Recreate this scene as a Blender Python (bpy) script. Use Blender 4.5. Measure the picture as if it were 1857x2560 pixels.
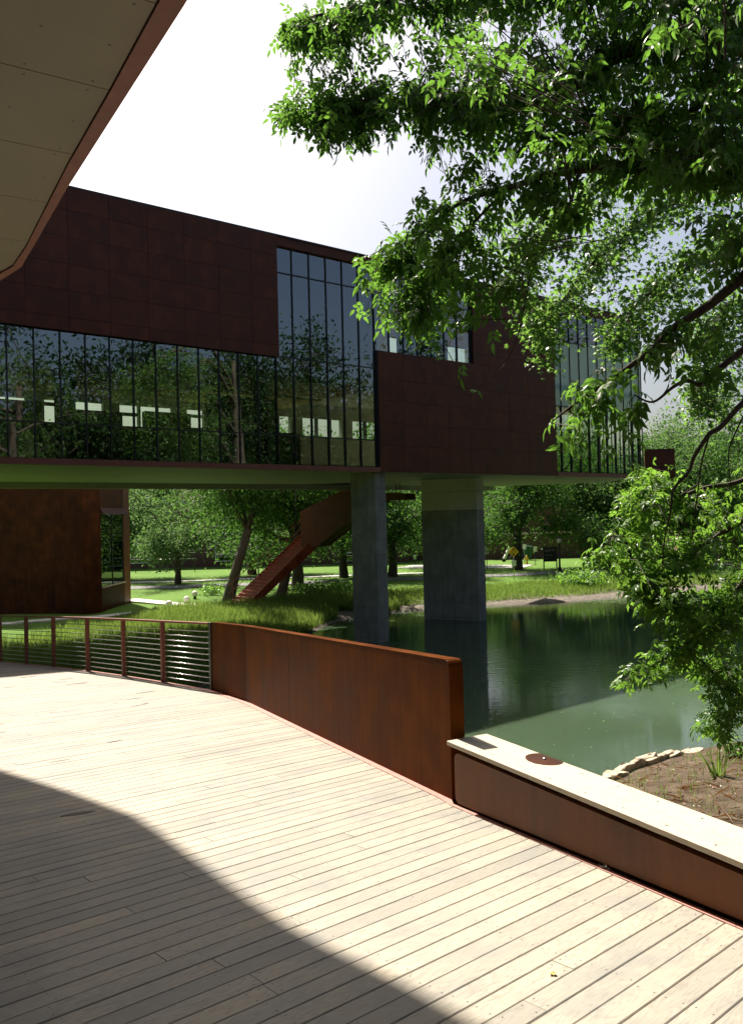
import bpy, math, random
import numpy as np
from mathutils import Matrix, Vector

random.seed(7); RNG = np.random.default_rng(7)
scene = bpy.context.scene
for o in list(bpy.data.objects):
    bpy.data.objects.remove(o)
COL = scene.collection

# ------------------------------------------------------------------ camera
W, H = 1857., 2560.            # photograph size, used to turn its pixels into directions
F = 2030.; EYE = 5.4           # focal length in pixels; eye height above the pond
ROLL = 0.024; PITCH = math.atan(18 / 2030.)
F_ = np.array([0, math.cos(PITCH), math.sin(PITCH)])
_u = np.array([0, -math.sin(PITCH), math.cos(PITCH)]); _r = np.array([1., 0, 0])
R_ = math.cos(ROLL) * _r - math.sin(ROLL) * _u
U_ = math.sin(ROLL) * _r + math.cos(ROLL) * _u
CAM = np.array([0, 0, EYE])
cd = bpy.data.cameras.new('camera'); cam = bpy.data.objects.new('camera', cd); COL.objects.link(cam)
cd.sensor_fit = 'VERTICAL'; cd.sensor_height = 24.; cd.lens = 24. * F / H
cd.clip_start = 0.05; cd.clip_end = 3000
cam.matrix_world = Matrix([[R_[0], U_[0], -F_[0], 0], [R_[1], U_[1], -F_[1], 0], [R_[2], U_[2], -F_[2], EYE], [0, 0, 0, 1]])
scene.camera = cam

# ------------------------------------------------------------------ sky, sun, exposure
SUN_AZ = math.radians(28.2); SUN_EL = math.radians(52)     # azimuth to the left of straight ahead
SUN = np.array([-math.sin(SUN_AZ) * math.cos(SUN_EL), math.cos(SUN_AZ) * math.cos(SUN_EL), math.sin(SUN_EL)])
world = bpy.data.worlds.new('World'); scene.world = world; world.use_nodes = True
wn = world.node_tree.nodes; wl = world.node_tree.links
bg = wn['Background']; sky = wn.new('ShaderNodeTexSky'); sky.sky_type = 'NISHITA'; sky.sun_disc = False
sky.sun_elevation = SUN_EL; sky.sun_rotation = -SUN_AZ
sky.air_density = 1.0; sky.dust_density = 5.0; sky.ozone_density = 1.0
wl.new(sky.outputs[0], bg.inputs[0]); bg.inputs[1].default_value = 0.052
sl = bpy.data.lights.new('sun', 'SUN'); sl.energy = 5.0; sl.angle = math.radians(0.53); sl.color = (1.0, 0.905, 0.77)
so = bpy.data.objects.new('sun', sl); COL.objects.link(so)
so.rotation_euler = Vector((-SUN[0], -SUN[1], -SUN[2])).to_track_quat('-Z', 'Y').to_euler()
so.location = (-30, 50, 80)
scene.view_settings.view_transform = 'Standard'; scene.view_settings.look = 'None'
scene.view_settings.gamma = 1.0; scene.view_settings.use_curve_mapping = False
scene.view_settings.exposure = 1.42
cy = scene.cycles; cy.max_bounces = 6; cy.diffuse_bounces = 3; cy.glossy_bounces = 3; cy.transmission_bounces = 4; cy.transparent_max_bounces = 8; cy.caustics_reflective = False; cy.caustics_refractive = False

# ------------------------------------------------------------------ pixel helpers
def ray(x, y):
    return F_ + R_ * (x - W / 2) / F + U_ * (H / 2 - y) / F
def atz(x, y, z):
    d = ray(x, y); return CAM + d * ((z - EYE) / d[2])
def atd(x, y, Y):
    d = ray(x, y); return CAM + d * (Y / d[1])
K = 1857. / 1645.

# ------------------------------------------------------------------ materials
def mat(name):
    m = bpy.data.materials.new(name); m.use_nodes = True
    nt = m.node_tree; return m, nt.nodes, nt.links, nt.nodes['Principled BSDF']
def ramp(n, l, src, stops):
    r = n.new('ShaderNodeValToRGB'); l.new(src, r.inputs[0])
    e = r.color_ramp.elements
    while len(e) < len(stops): e.new(0.5)
    for i, (p, c) in enumerate(stops):
        e[i].position = p; e[i].color = (*c, 1)
    return r.outputs[0]
def noise(n, l, vec, scale, detail=4, rough=0.55):
    t = n.new('ShaderNodeTexNoise'); t.inputs['Scale'].default_value = scale
    t.inputs['Detail'].default_value = detail; t.inputs['Roughness'].default_value = rough
    if vec is not None: l.new(vec, t.inputs['Vector'])
    return t.outputs['Fac']
def coord(n, l, kind='Object', scale=(1, 1, 1), add=None):
    tc = n.new('ShaderNodeTexCoord'); mp = n.new('ShaderNodeMapping')
    mp.inputs['Scale'].default_value = scale
    l.new(tc.outputs[kind], mp.inputs['Vector'])
    if add is not None:
        l.new(add, mp.inputs['Location'])
    return mp.outputs[0]
def worldpos(n, l, scale=(1, 1, 1)):
    g = n.new('ShaderNodeNewGeometry'); mp = n.new('ShaderNodeMapping')
    mp.inputs['Scale'].default_value = scale
    l.new(g.outputs['Position'], mp.inputs['Vector']); return mp.outputs[0]
def mix(n, l, fac, a, b, mode='MIX'):
    m = n.new('ShaderNodeMix'); m.data_type = 'RGBA'; m.blend_type = mode
    for v, i in ((fac, 0), (a, 6), (b, 7)):
        if hasattr(v, 'is_output'): l.new(v, m.inputs[i])
        elif i == 0: m.inputs[0].default_value = v
        else: m.inputs[i].default_value = (*v, 1)
    return m.outputs[2]
def math_(n, l, op, a, b=0.0):
    m = n.new('ShaderNodeMath'); m.operation = op
    for i, v in enumerate((a, b)):
        if hasattr(v, 'is_output'): l.new(v, m.inputs[i])
        else: m.inputs[i].default_value = v
    return m.outputs[0]
def bump(n, l, p, h, strength, dist=0.01):
    b = n.new('ShaderNodeBump'); b.inputs['Strength'].default_value = strength; b.inputs['Distance'].default_value = dist
    l.new(h, b.inputs['Height']); l.new(b.outputs[0], p.inputs['Normal'])

MAT = {}
def plain(name, col, rough=0.6, metal=0.0, var=0.0, scale=6.0, spec=0.5):
    m, n, l, p = mat(name)
    p.inputs['Roughness'].default_value = rough; p.inputs['Metallic'].default_value = metal
    p.inputs['Specular IOR Level'].default_value = spec
    if var > 0:
        f = noise(n, l, worldpos(n, l), scale, 5)
        a = tuple(c * (1 - var) for c in col); b = tuple(min(1, c * (1 + var)) for c in col)
        l.new(ramp(n, l, f, [(0.3, a), (0.7, b)]), p.inputs['Base Color'])
    else: p.inputs['Base Color'].default_value = (*col, 1)
    MAT[name] = m; return m
plain('black_gap', (0.008, 0.008, 0.008), 0.9)
plain('dark_metal', (0.022, 0.024, 0.026), 0.45)
plain('mullion', (0.018, 0.022, 0.022), 0.4)
plain('steel', (0.55, 0.55, 0.53), 0.28, 1.0)
plain('red_steel', (0.20, 0.062, 0.042), 0.5, 0, 0.18, 9)
plain('curb_red', (0.36, 0.16, 0.13), 0.65, 0, 0.16, 14)
plain('soffit_board', (0.20, 0.17, 0.11), 0.5, 0, 0.10, 1.3)
plain('plaster', (0.27, 0.27, 0.235), 0.7, 0, 0.10, 0.9)
plain('interior_white', (0.50, 0.50, 0.43), 0.7, 0, 0.05, 1)
plain('interior_floor', (0.45, 0.42, 0.33), 0.6, 0, 0.1, 1)
plain('ceiling_wood', (0.50, 0.37, 0.14), 0.55, 0, 0.12, 0.8)
plain('shelf_dark', (0.05, 0.045, 0.035), 0.6, 0, 0.3, 5)
plain('white_paint', (0.78, 0.78, 0.75), 0.5, 0, 0.04, 5)
plain('frosted_globe', (0.72, 0.70, 0.65), 0.35, 0, 0.06, 6)
plain('sign_yellow', (0.80, 0.44, 0.02), 0.45)
plain('hydrant_yellow', (0.72, 0.48, 0.05), 0.45, 0, 0.1, 20)
plain('sign_black', (0.010, 0.012, 0.011), 0.4)
plain('sign_text', (0.35, 0.36, 0.33), 0.6)
plain('bin_green', (0.04, 0.13, 0.09), 0.5)
plain('fallen_leaf', (0.30, 0.25, 0.07), 0.7)
plain('roof_membrane', (0.30, 0.30, 0.29), 0.8, 0, 0.1, 1)
plain('limestone', (0.40, 0.33, 0.24), 0.9, 0, 0.45, 7)
plain('pale_path', (0.50, 0.49, 0.46), 0.85, 0, 0.14, 1.5)
plain('asphalt', (0.12, 0.12, 0.125), 0.9, 0, 0.16, 1.2)
plain('slot_dark', (0.045, 0.038, 0.028), 0.6, 0, 0.3, 30)

def corten(name, dark, mid, hot, rough, streak=9.0, spec=0.5, refl=0.0):
    m, n, l, p = mat(name)
    oi = n.new('ShaderNodeObjectInfo')
    sc = n.new('ShaderNodeVectorMath'); sc.operation = 'SCALE'; sc.inputs[3].default_value = 37.0
    cmb = n.new('ShaderNodeCombineXYZ'); l.new(oi.outputs['Random'], cmb.inputs[0]); l.new(oi.outputs['Random'], cmb.inputs[1])
    l.new(cmb.outputs[0], sc.inputs[0])
    g = n.new('ShaderNodeNewGeometry')
    ad = n.new('ShaderNodeVectorMath'); ad.operation = 'ADD'; l.new(g.outputs['Position'], ad.inputs[0]); l.new(sc.outputs[0], ad.inputs[1])
    mp = n.new('ShaderNodeMapping'); mp.inputs['Scale'].default_value = (streak, streak, 0.5); l.new(ad.outputs[0], mp.inputs[0])
    a = noise(n, l, mp.outputs[0], 1.0, 4)
    b = noise(n, l, ad.outputs[0], 1.7, 6, 0.6)
    c = noise(n, l, ad.outputs[0], 60.0, 3, 0.6)
    f = math_(n, l, 'ADD', math_(n, l, 'MULTIPLY', a, 0.24), math_(n, l, 'MULTIPLY', b, 0.63))
    f = math_(n, l, 'ADD', f, math_(n, l, 'MULTIPLY', c, 0.13))
    f = math_(n, l, 'ADD', f, math_(n, l, 'MULTIPLY', math_(n, l, 'SUBTRACT', oi.outputs['Random'], 0.5), 0.045))
    l.new(ramp(n, l, f, [(0.36, dark), (0.50, mid), (0.66, hot)]), p.inputs['Base Color'])
    rr = n.new('ShaderNodeMapRange'); rr.inputs[1].default_value = 0.3; rr.inputs[2].default_value = 0.7
    rr.inputs[3].default_value = rough - 0.06; rr.inputs[4].default_value = rough + 0.1
    l.new(b, rr.inputs[0]); l.new(rr.outputs[0], p.inputs['Roughness'])
    p.inputs['Specular IOR Level'].default_value = spec
    bump(n, l, p, c, 0.12, 0.004)
    MAT[name] = m
corten('corten_facade', (0.062, 0.0150, 0.0062), (0.092, 0.0225, 0.0085), (0.135, 0.034, 0.012), 0.5, 7, 0.3)
corten('corten_wall', (0.044, 0.0125, 0.0024), (0.076, 0.0215, 0.0036), (0.125, 0.038, 0.007), 0.42, 11, 0.02)
corten('corten_bench', (0.070, 0.027, 0.012), (0.115, 0.043, 0.017), (0.165, 0.060, 0.022), 0.42, 14, 0.22)
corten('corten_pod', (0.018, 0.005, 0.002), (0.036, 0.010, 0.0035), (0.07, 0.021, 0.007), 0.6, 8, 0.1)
corten('stair_red', (0.12, 0.022, 0.012), (0.19, 0.034, 0.017), (0.26, 0.05, 0.024), 0.5, 8, 0.3)

def wood(name, cols, grey, rough):
    m, n, l, p = mat(name)
    at = n.new('ShaderNodeAttribute'); at.attribute_name = 'tone'
    off = n.new('ShaderNodeCombineXYZ')
    l.new(math_(n, l, 'MULTIPLY', at.outputs['Fac'], 93.0), off.inputs[0])
    l.new(math_(n, l, 'MULTIPLY', at.outputs['Fac'], 41.0), off.inputs[1])
    tc = n.new('ShaderNodeTexCoord')
    ad = n.new('ShaderNodeVectorMath'); ad.operation = 'ADD'; l.new(tc.outputs['Object'], ad.inputs[0]); l.new(off.outputs[0], ad.inputs[1])
    mp = n.new('ShaderNodeMapping'); mp.inputs['Scale'].default_value = (1.1, 9.0, 9.0); l.new(ad.outputs[0], mp.inputs[0])
    warp = noise(n, l, mp.outputs[0], 1.0, 3)
    rings = n.new('ShaderNodeMath'); rings.operation = 'SINE'; l.new(math_(n, l, 'MULTIPLY', warp, 62.0), rings.inputs[0])
    ring = math_(n, l, 'POWER', math_(n, l, 'ABSOLUTE', rings.outputs[0]), 0.35)
    mp2 = n.new('ShaderNodeMapping'); mp2.inputs['Scale'].default_value = (5.0, 260.0, 60.0); l.new(ad.outputs[0], mp2.inputs[0])
    fib = noise(n, l, mp2.outputs[0], 1.0, 3)
    st = noise(n, l, worldpos(n, l), 2.6, 5, 0.62)
    base = ramp(n, l, at.outputs['Fac'], [(0.0, cols[0]), (0.5, cols[1]), (1.0, cols[2])])
    c = mix(n, l, math_(n, l, 'MULTIPLY', math_(n, l, 'SUBTRACT', 1.0, ring), 0.9), base, tuple(x * 0.5 for x in cols[1]))
    c = mix(n, l, math_(n, l, 'MULTIPLY', fib, 0.42), c, tuple(x * 0.55 for x in cols[0]))
    sr = n.new('ShaderNodeMapRange'); sr.inputs[1].default_value = 0.45; sr.inputs[2].default_value = 0.72; l.new(st, sr.inputs[0])
    c = mix(n, l, math_(n, l, 'MULTIPLY', sr.outputs[0], 0.8), c, grey)
    st2 = noise(n, l, worldpos(n, l), 0.7, 6, 0.7); sr2 = n.new('ShaderNodeMapRange'); sr2.inputs[1].default_value = 0.48; sr2.inputs[2].default_value = 0.75; l.new(st2, sr2.inputs[0]); c = mix(n, l, math_(n, l, 'MULTIPLY', sr2.outputs[0], 0.5), c, tuple(x * .8 for x in grey))
    l.new(c, p.inputs['Base Color']); p.inputs['Roughness'].default_value = rough; p.inputs['Specular IOR Level'].default_value = 0.28
    bump(n, l, p, fib, 0.25, 0.003)
    MAT[name] = m
wood('deck_wood', ((0.285, 0.266, 0.228), (0.375, 0.342, 0.284), (0.45, 0.395, 0.308)), (0.195, 0.20, 0.195), 0.5)
wood('bench_wood', ((0.52, 0.45, 0.35), (0.55, 0.475, 0.37), (0.58, 0.50, 0.39)), (0.45, 0.40, 0.33), 0.5)

def concrete(name, lo, hi):
    m, n, l, p = mat(name)
    a = noise(n, l, worldpos(n, l), 1.1, 6, 0.65); b = noise(n, l, worldpos(n, l, (7, 7, 0.7)), 1.0, 4); c = noise(n, l, worldpos(n, l), 38, 3, 0.7)
    f = math_(n, l, 'ADD', math_(n, l, 'MULTIPLY', a, 0.4), math_(n, l, 'ADD', math_(n, l, 'MULTIPLY', b, 0.3), math_(n, l, 'MULTIPLY', c, 0.3)))
    l.new(ramp(n, l, f, [(0.36, lo), (0.62, hi)]), p.inputs['Base Color']); p.inputs['Roughness'].default_value = 0.85
    bump(n, l, p, c, 0.3, 0.01); MAT[name] = m
concrete('concrete', (0.12, 0.117, 0.108), (0.29, 0.285, 0.265))
concrete('concrete_pale', (0.38, 0.365, 0.31), (0.50, 0.48, 0.41))

def glass(name, tint, ior):
    m, n, l, p = mat(name); n.remove(p); out = n['Material Output']
    fr = n.new('ShaderNodeFresnel'); fr.inputs[0].default_value = ior
    gl = n.new('ShaderNodeBsdfGlossy'); gl.inputs['Roughness'].default_value = 0.0; gl.inputs['Color'].default_value = (0.86, 0.92, 0.95, 1)
    w = noise(n, l, worldpos(n, l), 0.55, 2)
    b = n.new('ShaderNodeBump'); b.inputs['Strength'].default_value = 0.012; b.inputs['Distance'].default_value = 0.3; l.new(w, b.inputs['Height']); l.new(b.outputs[0], gl.inputs['Normal'])
    tr = n.new('ShaderNodeBsdfTransparent'); tr.inputs[0].default_value = (*tint, 1)
    mx = n.new('ShaderNodeMixShader'); l.new(fr.outputs[0], mx.inputs[0]); l.new(tr.outputs[0], mx.inputs[1]); l.new(gl.outputs[0], mx.inputs[2])
    l.new(mx.outputs[0], out.inputs[0]); MAT[name] = m
glass('glass', (0.52, 0.64, 0.50), 2.9)
glass('pod_glass', (0.6, 0.72, 0.62), 1.7)

def frosted(name, col):
    m, n, l, p = mat(name); out = n['Material Output']
    p.inputs['Base Color'].default_value = (*col, 1); p.inputs['Roughness'].default_value = 0.12
    t = n.new('ShaderNodeBsdfTranslucent'); t.inputs[0].default_value = (*col, 1)
    mx = n.new('ShaderNodeMixShader'); mx.inputs[0].default_value = 0.5
    l.new(p.outputs[0], mx.inputs[1]); l.new(t.outputs[0], mx.inputs[2]); l.new(mx.outputs[0], out.inputs[0]); MAT[name] = m
frosted('frosted_glass', (0.55, 0.72, 0.66))

def leafmat(name, cols, trans, tfac=0.45, rough=0.38, spec=0.45):
    m, n, l, p = mat(name); out = n['Material Output']
    at = n.new('ShaderNodeAttribute'); at.attribute_name = 'tone'
    oi = n.new('ShaderNodeObjectInfo')
    f = math_(n, l, 'FRACT', math_(n, l, 'ADD', at.outputs['Fac'], oi.outputs['Random']))
    c = ramp(n, l, f, [(0.0, cols[0]), (0.5, cols[1]), (1.0, cols[2])])
    l.new(c, p.inputs['Base Color']); p.inputs['Roughness'].default_value = rough; p.inputs['Specular IOR Level'].default_value = spec
    t = n.new('ShaderNodeBsdfTranslucent')
    l.new(mix(n, l, 0.45, c, trans), t.inputs[0])
    mx = n.new('ShaderNodeMixShader'); mx.inputs[0].default_value = tfac
    l.new(p.outputs[0], mx.inputs[1]); l.new(t.outputs[0], mx.inputs[2]); l.new(mx.outputs[0], out.inputs[0]); MAT[name] = m
leafmat('ash_leaf', ((0.034, 0.090, 0.018), (0.050, 0.125, 0.022), (0.075, 0.165, 0.030)), (0.23, 0.48, 0.05), 0.57)
leafmat('maple_leaf', ((0.045, 0.11, 0.030), (0.065, 0.15, 0.036), (0.10, 0.20, 0.05)), (0.28, 0.52, 0.07), 0.55)
leafmat('elder_leaf', ((0.045, 0.12, 0.022), (0.075, 0.18, 0.030), (0.12, 0.25, 0.045)), (0.30, 0.56, 0.05), 0.52)
leafmat('far_leaf', ((0.028, 0.075, 0.018), (0.045, 0.115, 0.024), (0.080, 0.165, 0.035)), (0.15, 0.33, 0.04), 0.40, 0.6, 0.12)
leafmat('far_leaf_pale', ((0.045, 0.10, 0.032), (0.065, 0.14, 0.042), (0.10, 0.19, 0.06)), (0.20, 0.35, 0.08), 0.40, 0.6, 0.12)
leafmat('dark_leaf', ((0.010, 0.028, 0.010), (0.016, 0.042, 0.013), (0.028, 0.060, 0.017)), (0.05, 0.12, 0.02), 0.3, 0.6, 0.1)
leafmat('grass_blade', ((0.055, 0.115, 0.022), (0.095, 0.18, 0.035), (0.21, 0.26, 0.08)), (0.30, 0.44, 0.07), 0.45, 0.6, 0.15)
leafmat('dry_leaf', ((0.13, 0.055, 0.025), (0.17, 0.08, 0.03), (0.22, 0.12, 0.05)), (0.3, 0.16, 0.05), 0.3)

def barkmat(name, lo, hi):
    m, n, l, p = mat(name)
    a = noise(n, l, worldpos(n, l, (14, 14, 2.2)), 1.0, 5, 0.65)
    l.new(ramp(n, l, a, [(0.3, lo), (0.7, hi)]), p.inputs['Base Color']); p.inputs['Roughness'].default_value = 0.9
    bump(n, l, p, a, 0.8, 0.04); MAT[name] = m
barkmat('bark', (0.030, 0.024, 0.018), (0.085, 0.068, 0.05))

def groundmat():
    m, n, l, p = mat('ground_cover')
    at = n.new('ShaderNodeAttribute'); at.attribute_name = 'soil'
    a = noise(n, l, worldpos(n, l), 0.25, 5); b = noise(n, l, worldpos(n, l), 3.5, 6, 0.7); c = noise(n, l, worldpos(n, l), 45, 3, 0.7)
    g1 = ramp(n, l, a, [(0.3, (0.075, 0.165, 0.018)), (0.7, (0.115, 0.22, 0.026))])
    g2 = mix(n, l, math_(n, l, 'MULTIPLY', c, 0.6), g1, (0.045, 0.11, 0.015)); pr = n.new('ShaderNodeMapRange'); pr.inputs[1].default_value = 0.5; pr.inputs[2].default_value = 0.75; l.new(b, pr.inputs[0]); g2 = mix(n, l, math_(n, l, 'MULTIPLY', pr.outputs[0], 0.45), g2, (0.16, 0.17, 0.045))
    d1 = ramp(n, l, b, [(0.3, (0.045, 0.032, 0.021)), (0.52, (0.115, 0.086, 0.058)), (0.72, (0.23, 0.18, 0.13))])  # soil colour darkened to stand in for tree shade on the near bank
    d2 = mix(n, l, math_(n, l, 'MULTIPLY', c, 0.5), d1, (0.07, 0.05, 0.035))
    mud = ramp(n, l, b, [(0.3, (0.11, 0.10, 0.082)), (0.7, (0.25, 0.225, 0.19))]); atm = n.new('ShaderNodeAttribute'); atm.attribute_name = 'mud'; d2 = mix(n, l, atm.outputs['Fac'], d2, mud)
    f = math_(n, l, 'ADD', at.outputs['Fac'], math_(n, l, 'MULTIPLY', math_(n, l, 'SUBTRACT', b, 0.5), 1.1))
    r = n.new('ShaderNodeMapRange'); r.inputs[1].default_value = 0.38; r.inputs[2].default_value = 0.62; l.new(f, r.inputs[0])
    l.new(mix(n, l, r.outputs[0], g2, d2), p.inputs['Base Color']); p.inputs['Roughness'].default_value = 0.95; p.inputs['Specular IOR Level'].default_value = 0.2
    bump(n, l, p, math_(n, l, 'ADD', b, c), 0.8, 0.06); MAT['ground_cover'] = m
groundmat()

def watermat():
    m, n, l, p = mat('pond_water')
    a = noise(n, l, worldpos(n, l), 0.15, 3)
    l.new(ramp(n, l, a, [(0.3, (0.040, 0.066, 0.039)), (0.7, (0.051, 0.080, 0.047))]), p.inputs['Base Color'])
    p.inputs['Roughness'].default_value = 0.02; p.inputs['IOR'].default_value = 1.333
    p.inputs['Subsurface Weight'].default_value = 1.0; p.inputs['Subsurface Scale'].default_value = 2.5; p.inputs['Subsurface Radius'].default_value = (0.5, 0.8, 0.6)
    w1 = noise(n, l, worldpos(n, l, (1.0, 2.6, 1)), 2.2, 3, 0.5); w2 = noise(n, l, worldpos(n, l, (1, 2.2, 1)), 9.0, 2, 0.5)
    big = noise(n, l, worldpos(n, l, (0.07, 0.09, 1)), 1.0, 2)
    s = n.new('ShaderNodeMapRange'); s.inputs[1].default_value = 0.42; s.inputs[2].default_value = 0.66; s.inputs[3].default_value = 0.25; s.inputs[4].default_value = 1.0; l.new(big, s.inputs[0])
    h = math_(n, l, 'ADD', w1, math_(n, l, 'MULTIPLY', w2, 0.22))
    b = n.new('ShaderNodeBump'); b.inputs['Distance'].default_value = 0.05
    l.new(math_(n, l, 'MULTIPLY', s.outputs[0], 0.20), b.inputs['Strength']); l.new(h, b.inputs['Height']); l.new(b.outputs[0], p.inputs['Normal'])
    MAT['pond_water'] = m
watermat()

def brickmat(name, c1, c2, mort):
    m, n, l, p = mat(name)
    tc = n.new('ShaderNodeTexCoord'); mp = n.new('ShaderNodeMapping'); l.new(tc.outputs['Object'], mp.inputs[0]); mp.inputs['Rotation'].default_value = (math.pi / 2, 0, 0)
    b = n.new('ShaderNodeTexBrick'); l.new(mp.outputs[0], b.inputs['Vector']); b.inputs['Scale'].default_value = 4.0
    b.inputs['Color1'].default_value = (*c1, 1); b.inputs['Color2'].default_value = (*c2, 1); b.inputs['Mortar'].default_value = (*mort, 1); b.inputs['Mortar Size'].default_value = 0.012
    l.new(b.outputs[0], p.inputs['Base Color']); p.inputs['Roughness'].default_value = 0.9; MAT[name] = m
brickmat('brick', (0.15, 0.062, 0.048), (0.11, 0.046, 0.036), (0.18, 0.14, 0.12))
brickmat('brick_orange', (0.30, 0.13, 0.075), (0.24, 0.10, 0.06), (0.28, 0.22, 0.18))

# ------------------------------------------------------------------ object helpers
def tag(o, label=None, cat=None, group=None, kind=None):
    if label: o['label'] = label
    if cat: o['category'] = cat
    if group: o['group'] = group
    if kind: o['kind'] = kind
    return o
def link(name, data, parent=None, matname=None):
    o = bpy.data.objects.new(name, data); COL.objects.link(o)
    if parent is not None: o.parent = parent
    if matname is not None and data is not None:
        data.materials.clear(); data.materials.append(MAT[matname])
    return o
def empty(name, loc=(0, 0, 0), label=None, cat=None, group=None, kind=None):
    o = link(name, None); o.location = loc; o.empty_display_size = 0.2
    return tag(o, label, cat, group, kind)

class MB:
    """collects faces; build() makes one mesh object. Coordinates are world coordinates."""
    def __init__(s): s.v = []; s.f = []; s.sm = []
    def face(s, pts):
        b = len(s.v); s.v += [tuple(map(float, p)) for p in pts]; s.f.append(tuple(range(b, b + len(pts)))); s.sm.append(False)
    def add(s, vs, fs, smooth=False):
        b = len(s.v); s.v += [tuple(map(float, p)) for p in vs]
        for q in fs: s.f.append(tuple(b + i for i in q)); s.sm.append(smooth)
    def hexa(s, b4, t4):     # bottom ring and top ring, counter-clockwise from above
        s.add(list(b4) + list(t4), [(3, 2, 1, 0), (4, 5, 6, 7), (0, 1, 5, 4), (1, 2, 6, 5), (2, 3, 7, 6), (3, 0, 4, 7)])
    def box(s, c, size, ax=None):
        c = np.array(c, float); X, Y, Z = (np.eye(3) if ax is None else np.array(ax, float))
        hx, hy, hz = np.array(size) / 2.
        P = lambda i, j, k: c + X * hx * i + Y * hy * j + Z * hz * k
        s.hexa([P(-1, -1, -1), P(1, -1, -1), P(1, 1, -1), P(-1, 1, -1)], [P(-1, -1, 1), P(1, -1, 1), P(1, 1, 1), P(-1, 1, 1)])
    def prism(s, poly, z0, z1):   # poly xy (ccw), z0/z1 numbers or functions of xy
        n = len(poly); f0 = z0 if callable(z0) else (lambda x, y: z0); f1 = z1 if callable(z1) else (lambda x, y: z1)
        vs = [(x, y, f0(x, y)) for x, y in poly] + [(x, y, f1(x, y)) for x, y in poly]
        s.add(vs, [tuple(range(n - 1, -1, -1)), tuple(range(n, 2 * n))] + [(i, (i + 1) % n, n + (i + 1) % n, n + i) for i in range(n)])
    def extrude(s, poly3, d):     # planar 3-D polygon swept along vector d
        n = len(poly3); d = np.array(d, float); P = [np.array(p, float) for p in poly3]
        s.add(P + [p + d for p in P], [tuple(range(n - 1, -1, -1)), tuple(range(n, 2 * n))] + [(i, (i + 1) % n, n + (i + 1) % n, n + i) for i in range(n)])
    def tube(s, pts, rad, k=8, cap=True):
        P = [np.array(p, float) for p in pts]; n = len(P)
        if not hasattr(rad, '__len__'): rad = [rad] * n
        rings = []; prev = None
        for i in range(n):
            t = P[min(i + 1, n - 1)] - P[max(i - 1, 0)]; t /= (np.linalg.norm(t) + 1e-9)
            if prev is None:
                a = np.cross(t, [0, 0, 1.]);
                if np.linalg.norm(a) < 1e-3: a = np.cross(t, [1., 0, 0])
            else: a = prev - t * np.dot(prev, t)
            a /= (np.linalg.norm(a) + 1e-9); prev = a; b = np.cross(t, a)
            rings.append([P[i] + rad[i] * (a * math.cos(q) + b * math.sin(q)) for q in (2 * math.pi * j / k for j in range(k))])
        vs = [p for r in rings for p in r]; fs = []
        for i in range(n - 1):
            for j in range(k): fs.append((i * k + j, i * k + (j + 1) % k, (i + 1) * k + (j + 1) % k, (i + 1) * k + j))
        if cap: fs += [tuple(range(k - 1, -1, -1)), tuple((n - 1) * k + j for j in range(k))]
        s.add(vs, fs, True)
    def lathe(s, c, prof, k=16):   # prof: (r, z)
        vs = []; fs = []
        for r, z in prof:
            for j in range(k): q = 2 * math.pi * j / k; vs.append((c[0] + r * math.cos(q), c[1] + r * math.sin(q), c[2] + z))
        for i in range(len(prof) - 1):
            for j in range(k): fs.append((i * k + j, i * k + (j + 1) % k, (i + 1) * k + (j + 1) % k, (i + 1) * k + j))
        fs += [tuple(range(k - 1, -1, -1)), tuple((len(prof) - 1) * k + j for j in range(k))]
        s.add(vs, fs, True)
    def build(s, name, matname, parent=None, bevel=0.0, tone=None):
        me = bpy.data.meshes.new(name)
        off = np.array(parent.location) if parent is not None and parent.parent is None else np.zeros(3)
        if parent is not None and parent.parent is not None: off = np.array(parent.parent.location)
        me.from_pydata([tuple(np.array(p) - off) for p in s.v], [], s.f)
        me.polygons.foreach_set('use_smooth', s.sm)
        if tone is not None:
            at = me.attributes.new('tone', 'FLOAT', 'POINT'); at.data.foreach_set('value', np.full(len(s.v), tone, dtype=np.float32))
        me.update()
        o = link(name, me, parent, matname)
        if bevel > 0:
            b = o.modifiers.new('bevel', 'BEVEL'); b.width = bevel; b.segments = 2; b.limit_method = 'ANGLE'
        return o
def np_mesh(name, verts, faces, tone=None, smooth=False):
    """fast mesh from arrays; faces (n,k)"""
    me = bpy.data.meshes.new(name); nv = len(verts); nf, k = faces.shape
    me.vertices.add(nv); me.vertices.foreach_set('co', np.asarray(verts, np.float32).ravel())
    me.loops.add(nf * k); me.loops.foreach_set('vertex_index', np.asarray(faces, np.int32).ravel())
    me.polygons.add(nf); me.polygons.foreach_set('loop_start', np.arange(0, nf * k, k, dtype=np.int32))
    me.polygons.foreach_set('use_smooth', np.full(nf, smooth))
    if tone is not None:
        at = me.attributes.new('tone', 'FLOAT', 'POINT'); at.data.foreach_set('value', np.asarray(tone, np.float32))
    me.update(calc_edges=True); me.validate(); return me
def copy_tree(o, parent=None):
    c = o.copy(); COL.objects.link(c); c.parent = parent
    for ch in o.children: copy_tree(ch, c)
    return c

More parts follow.
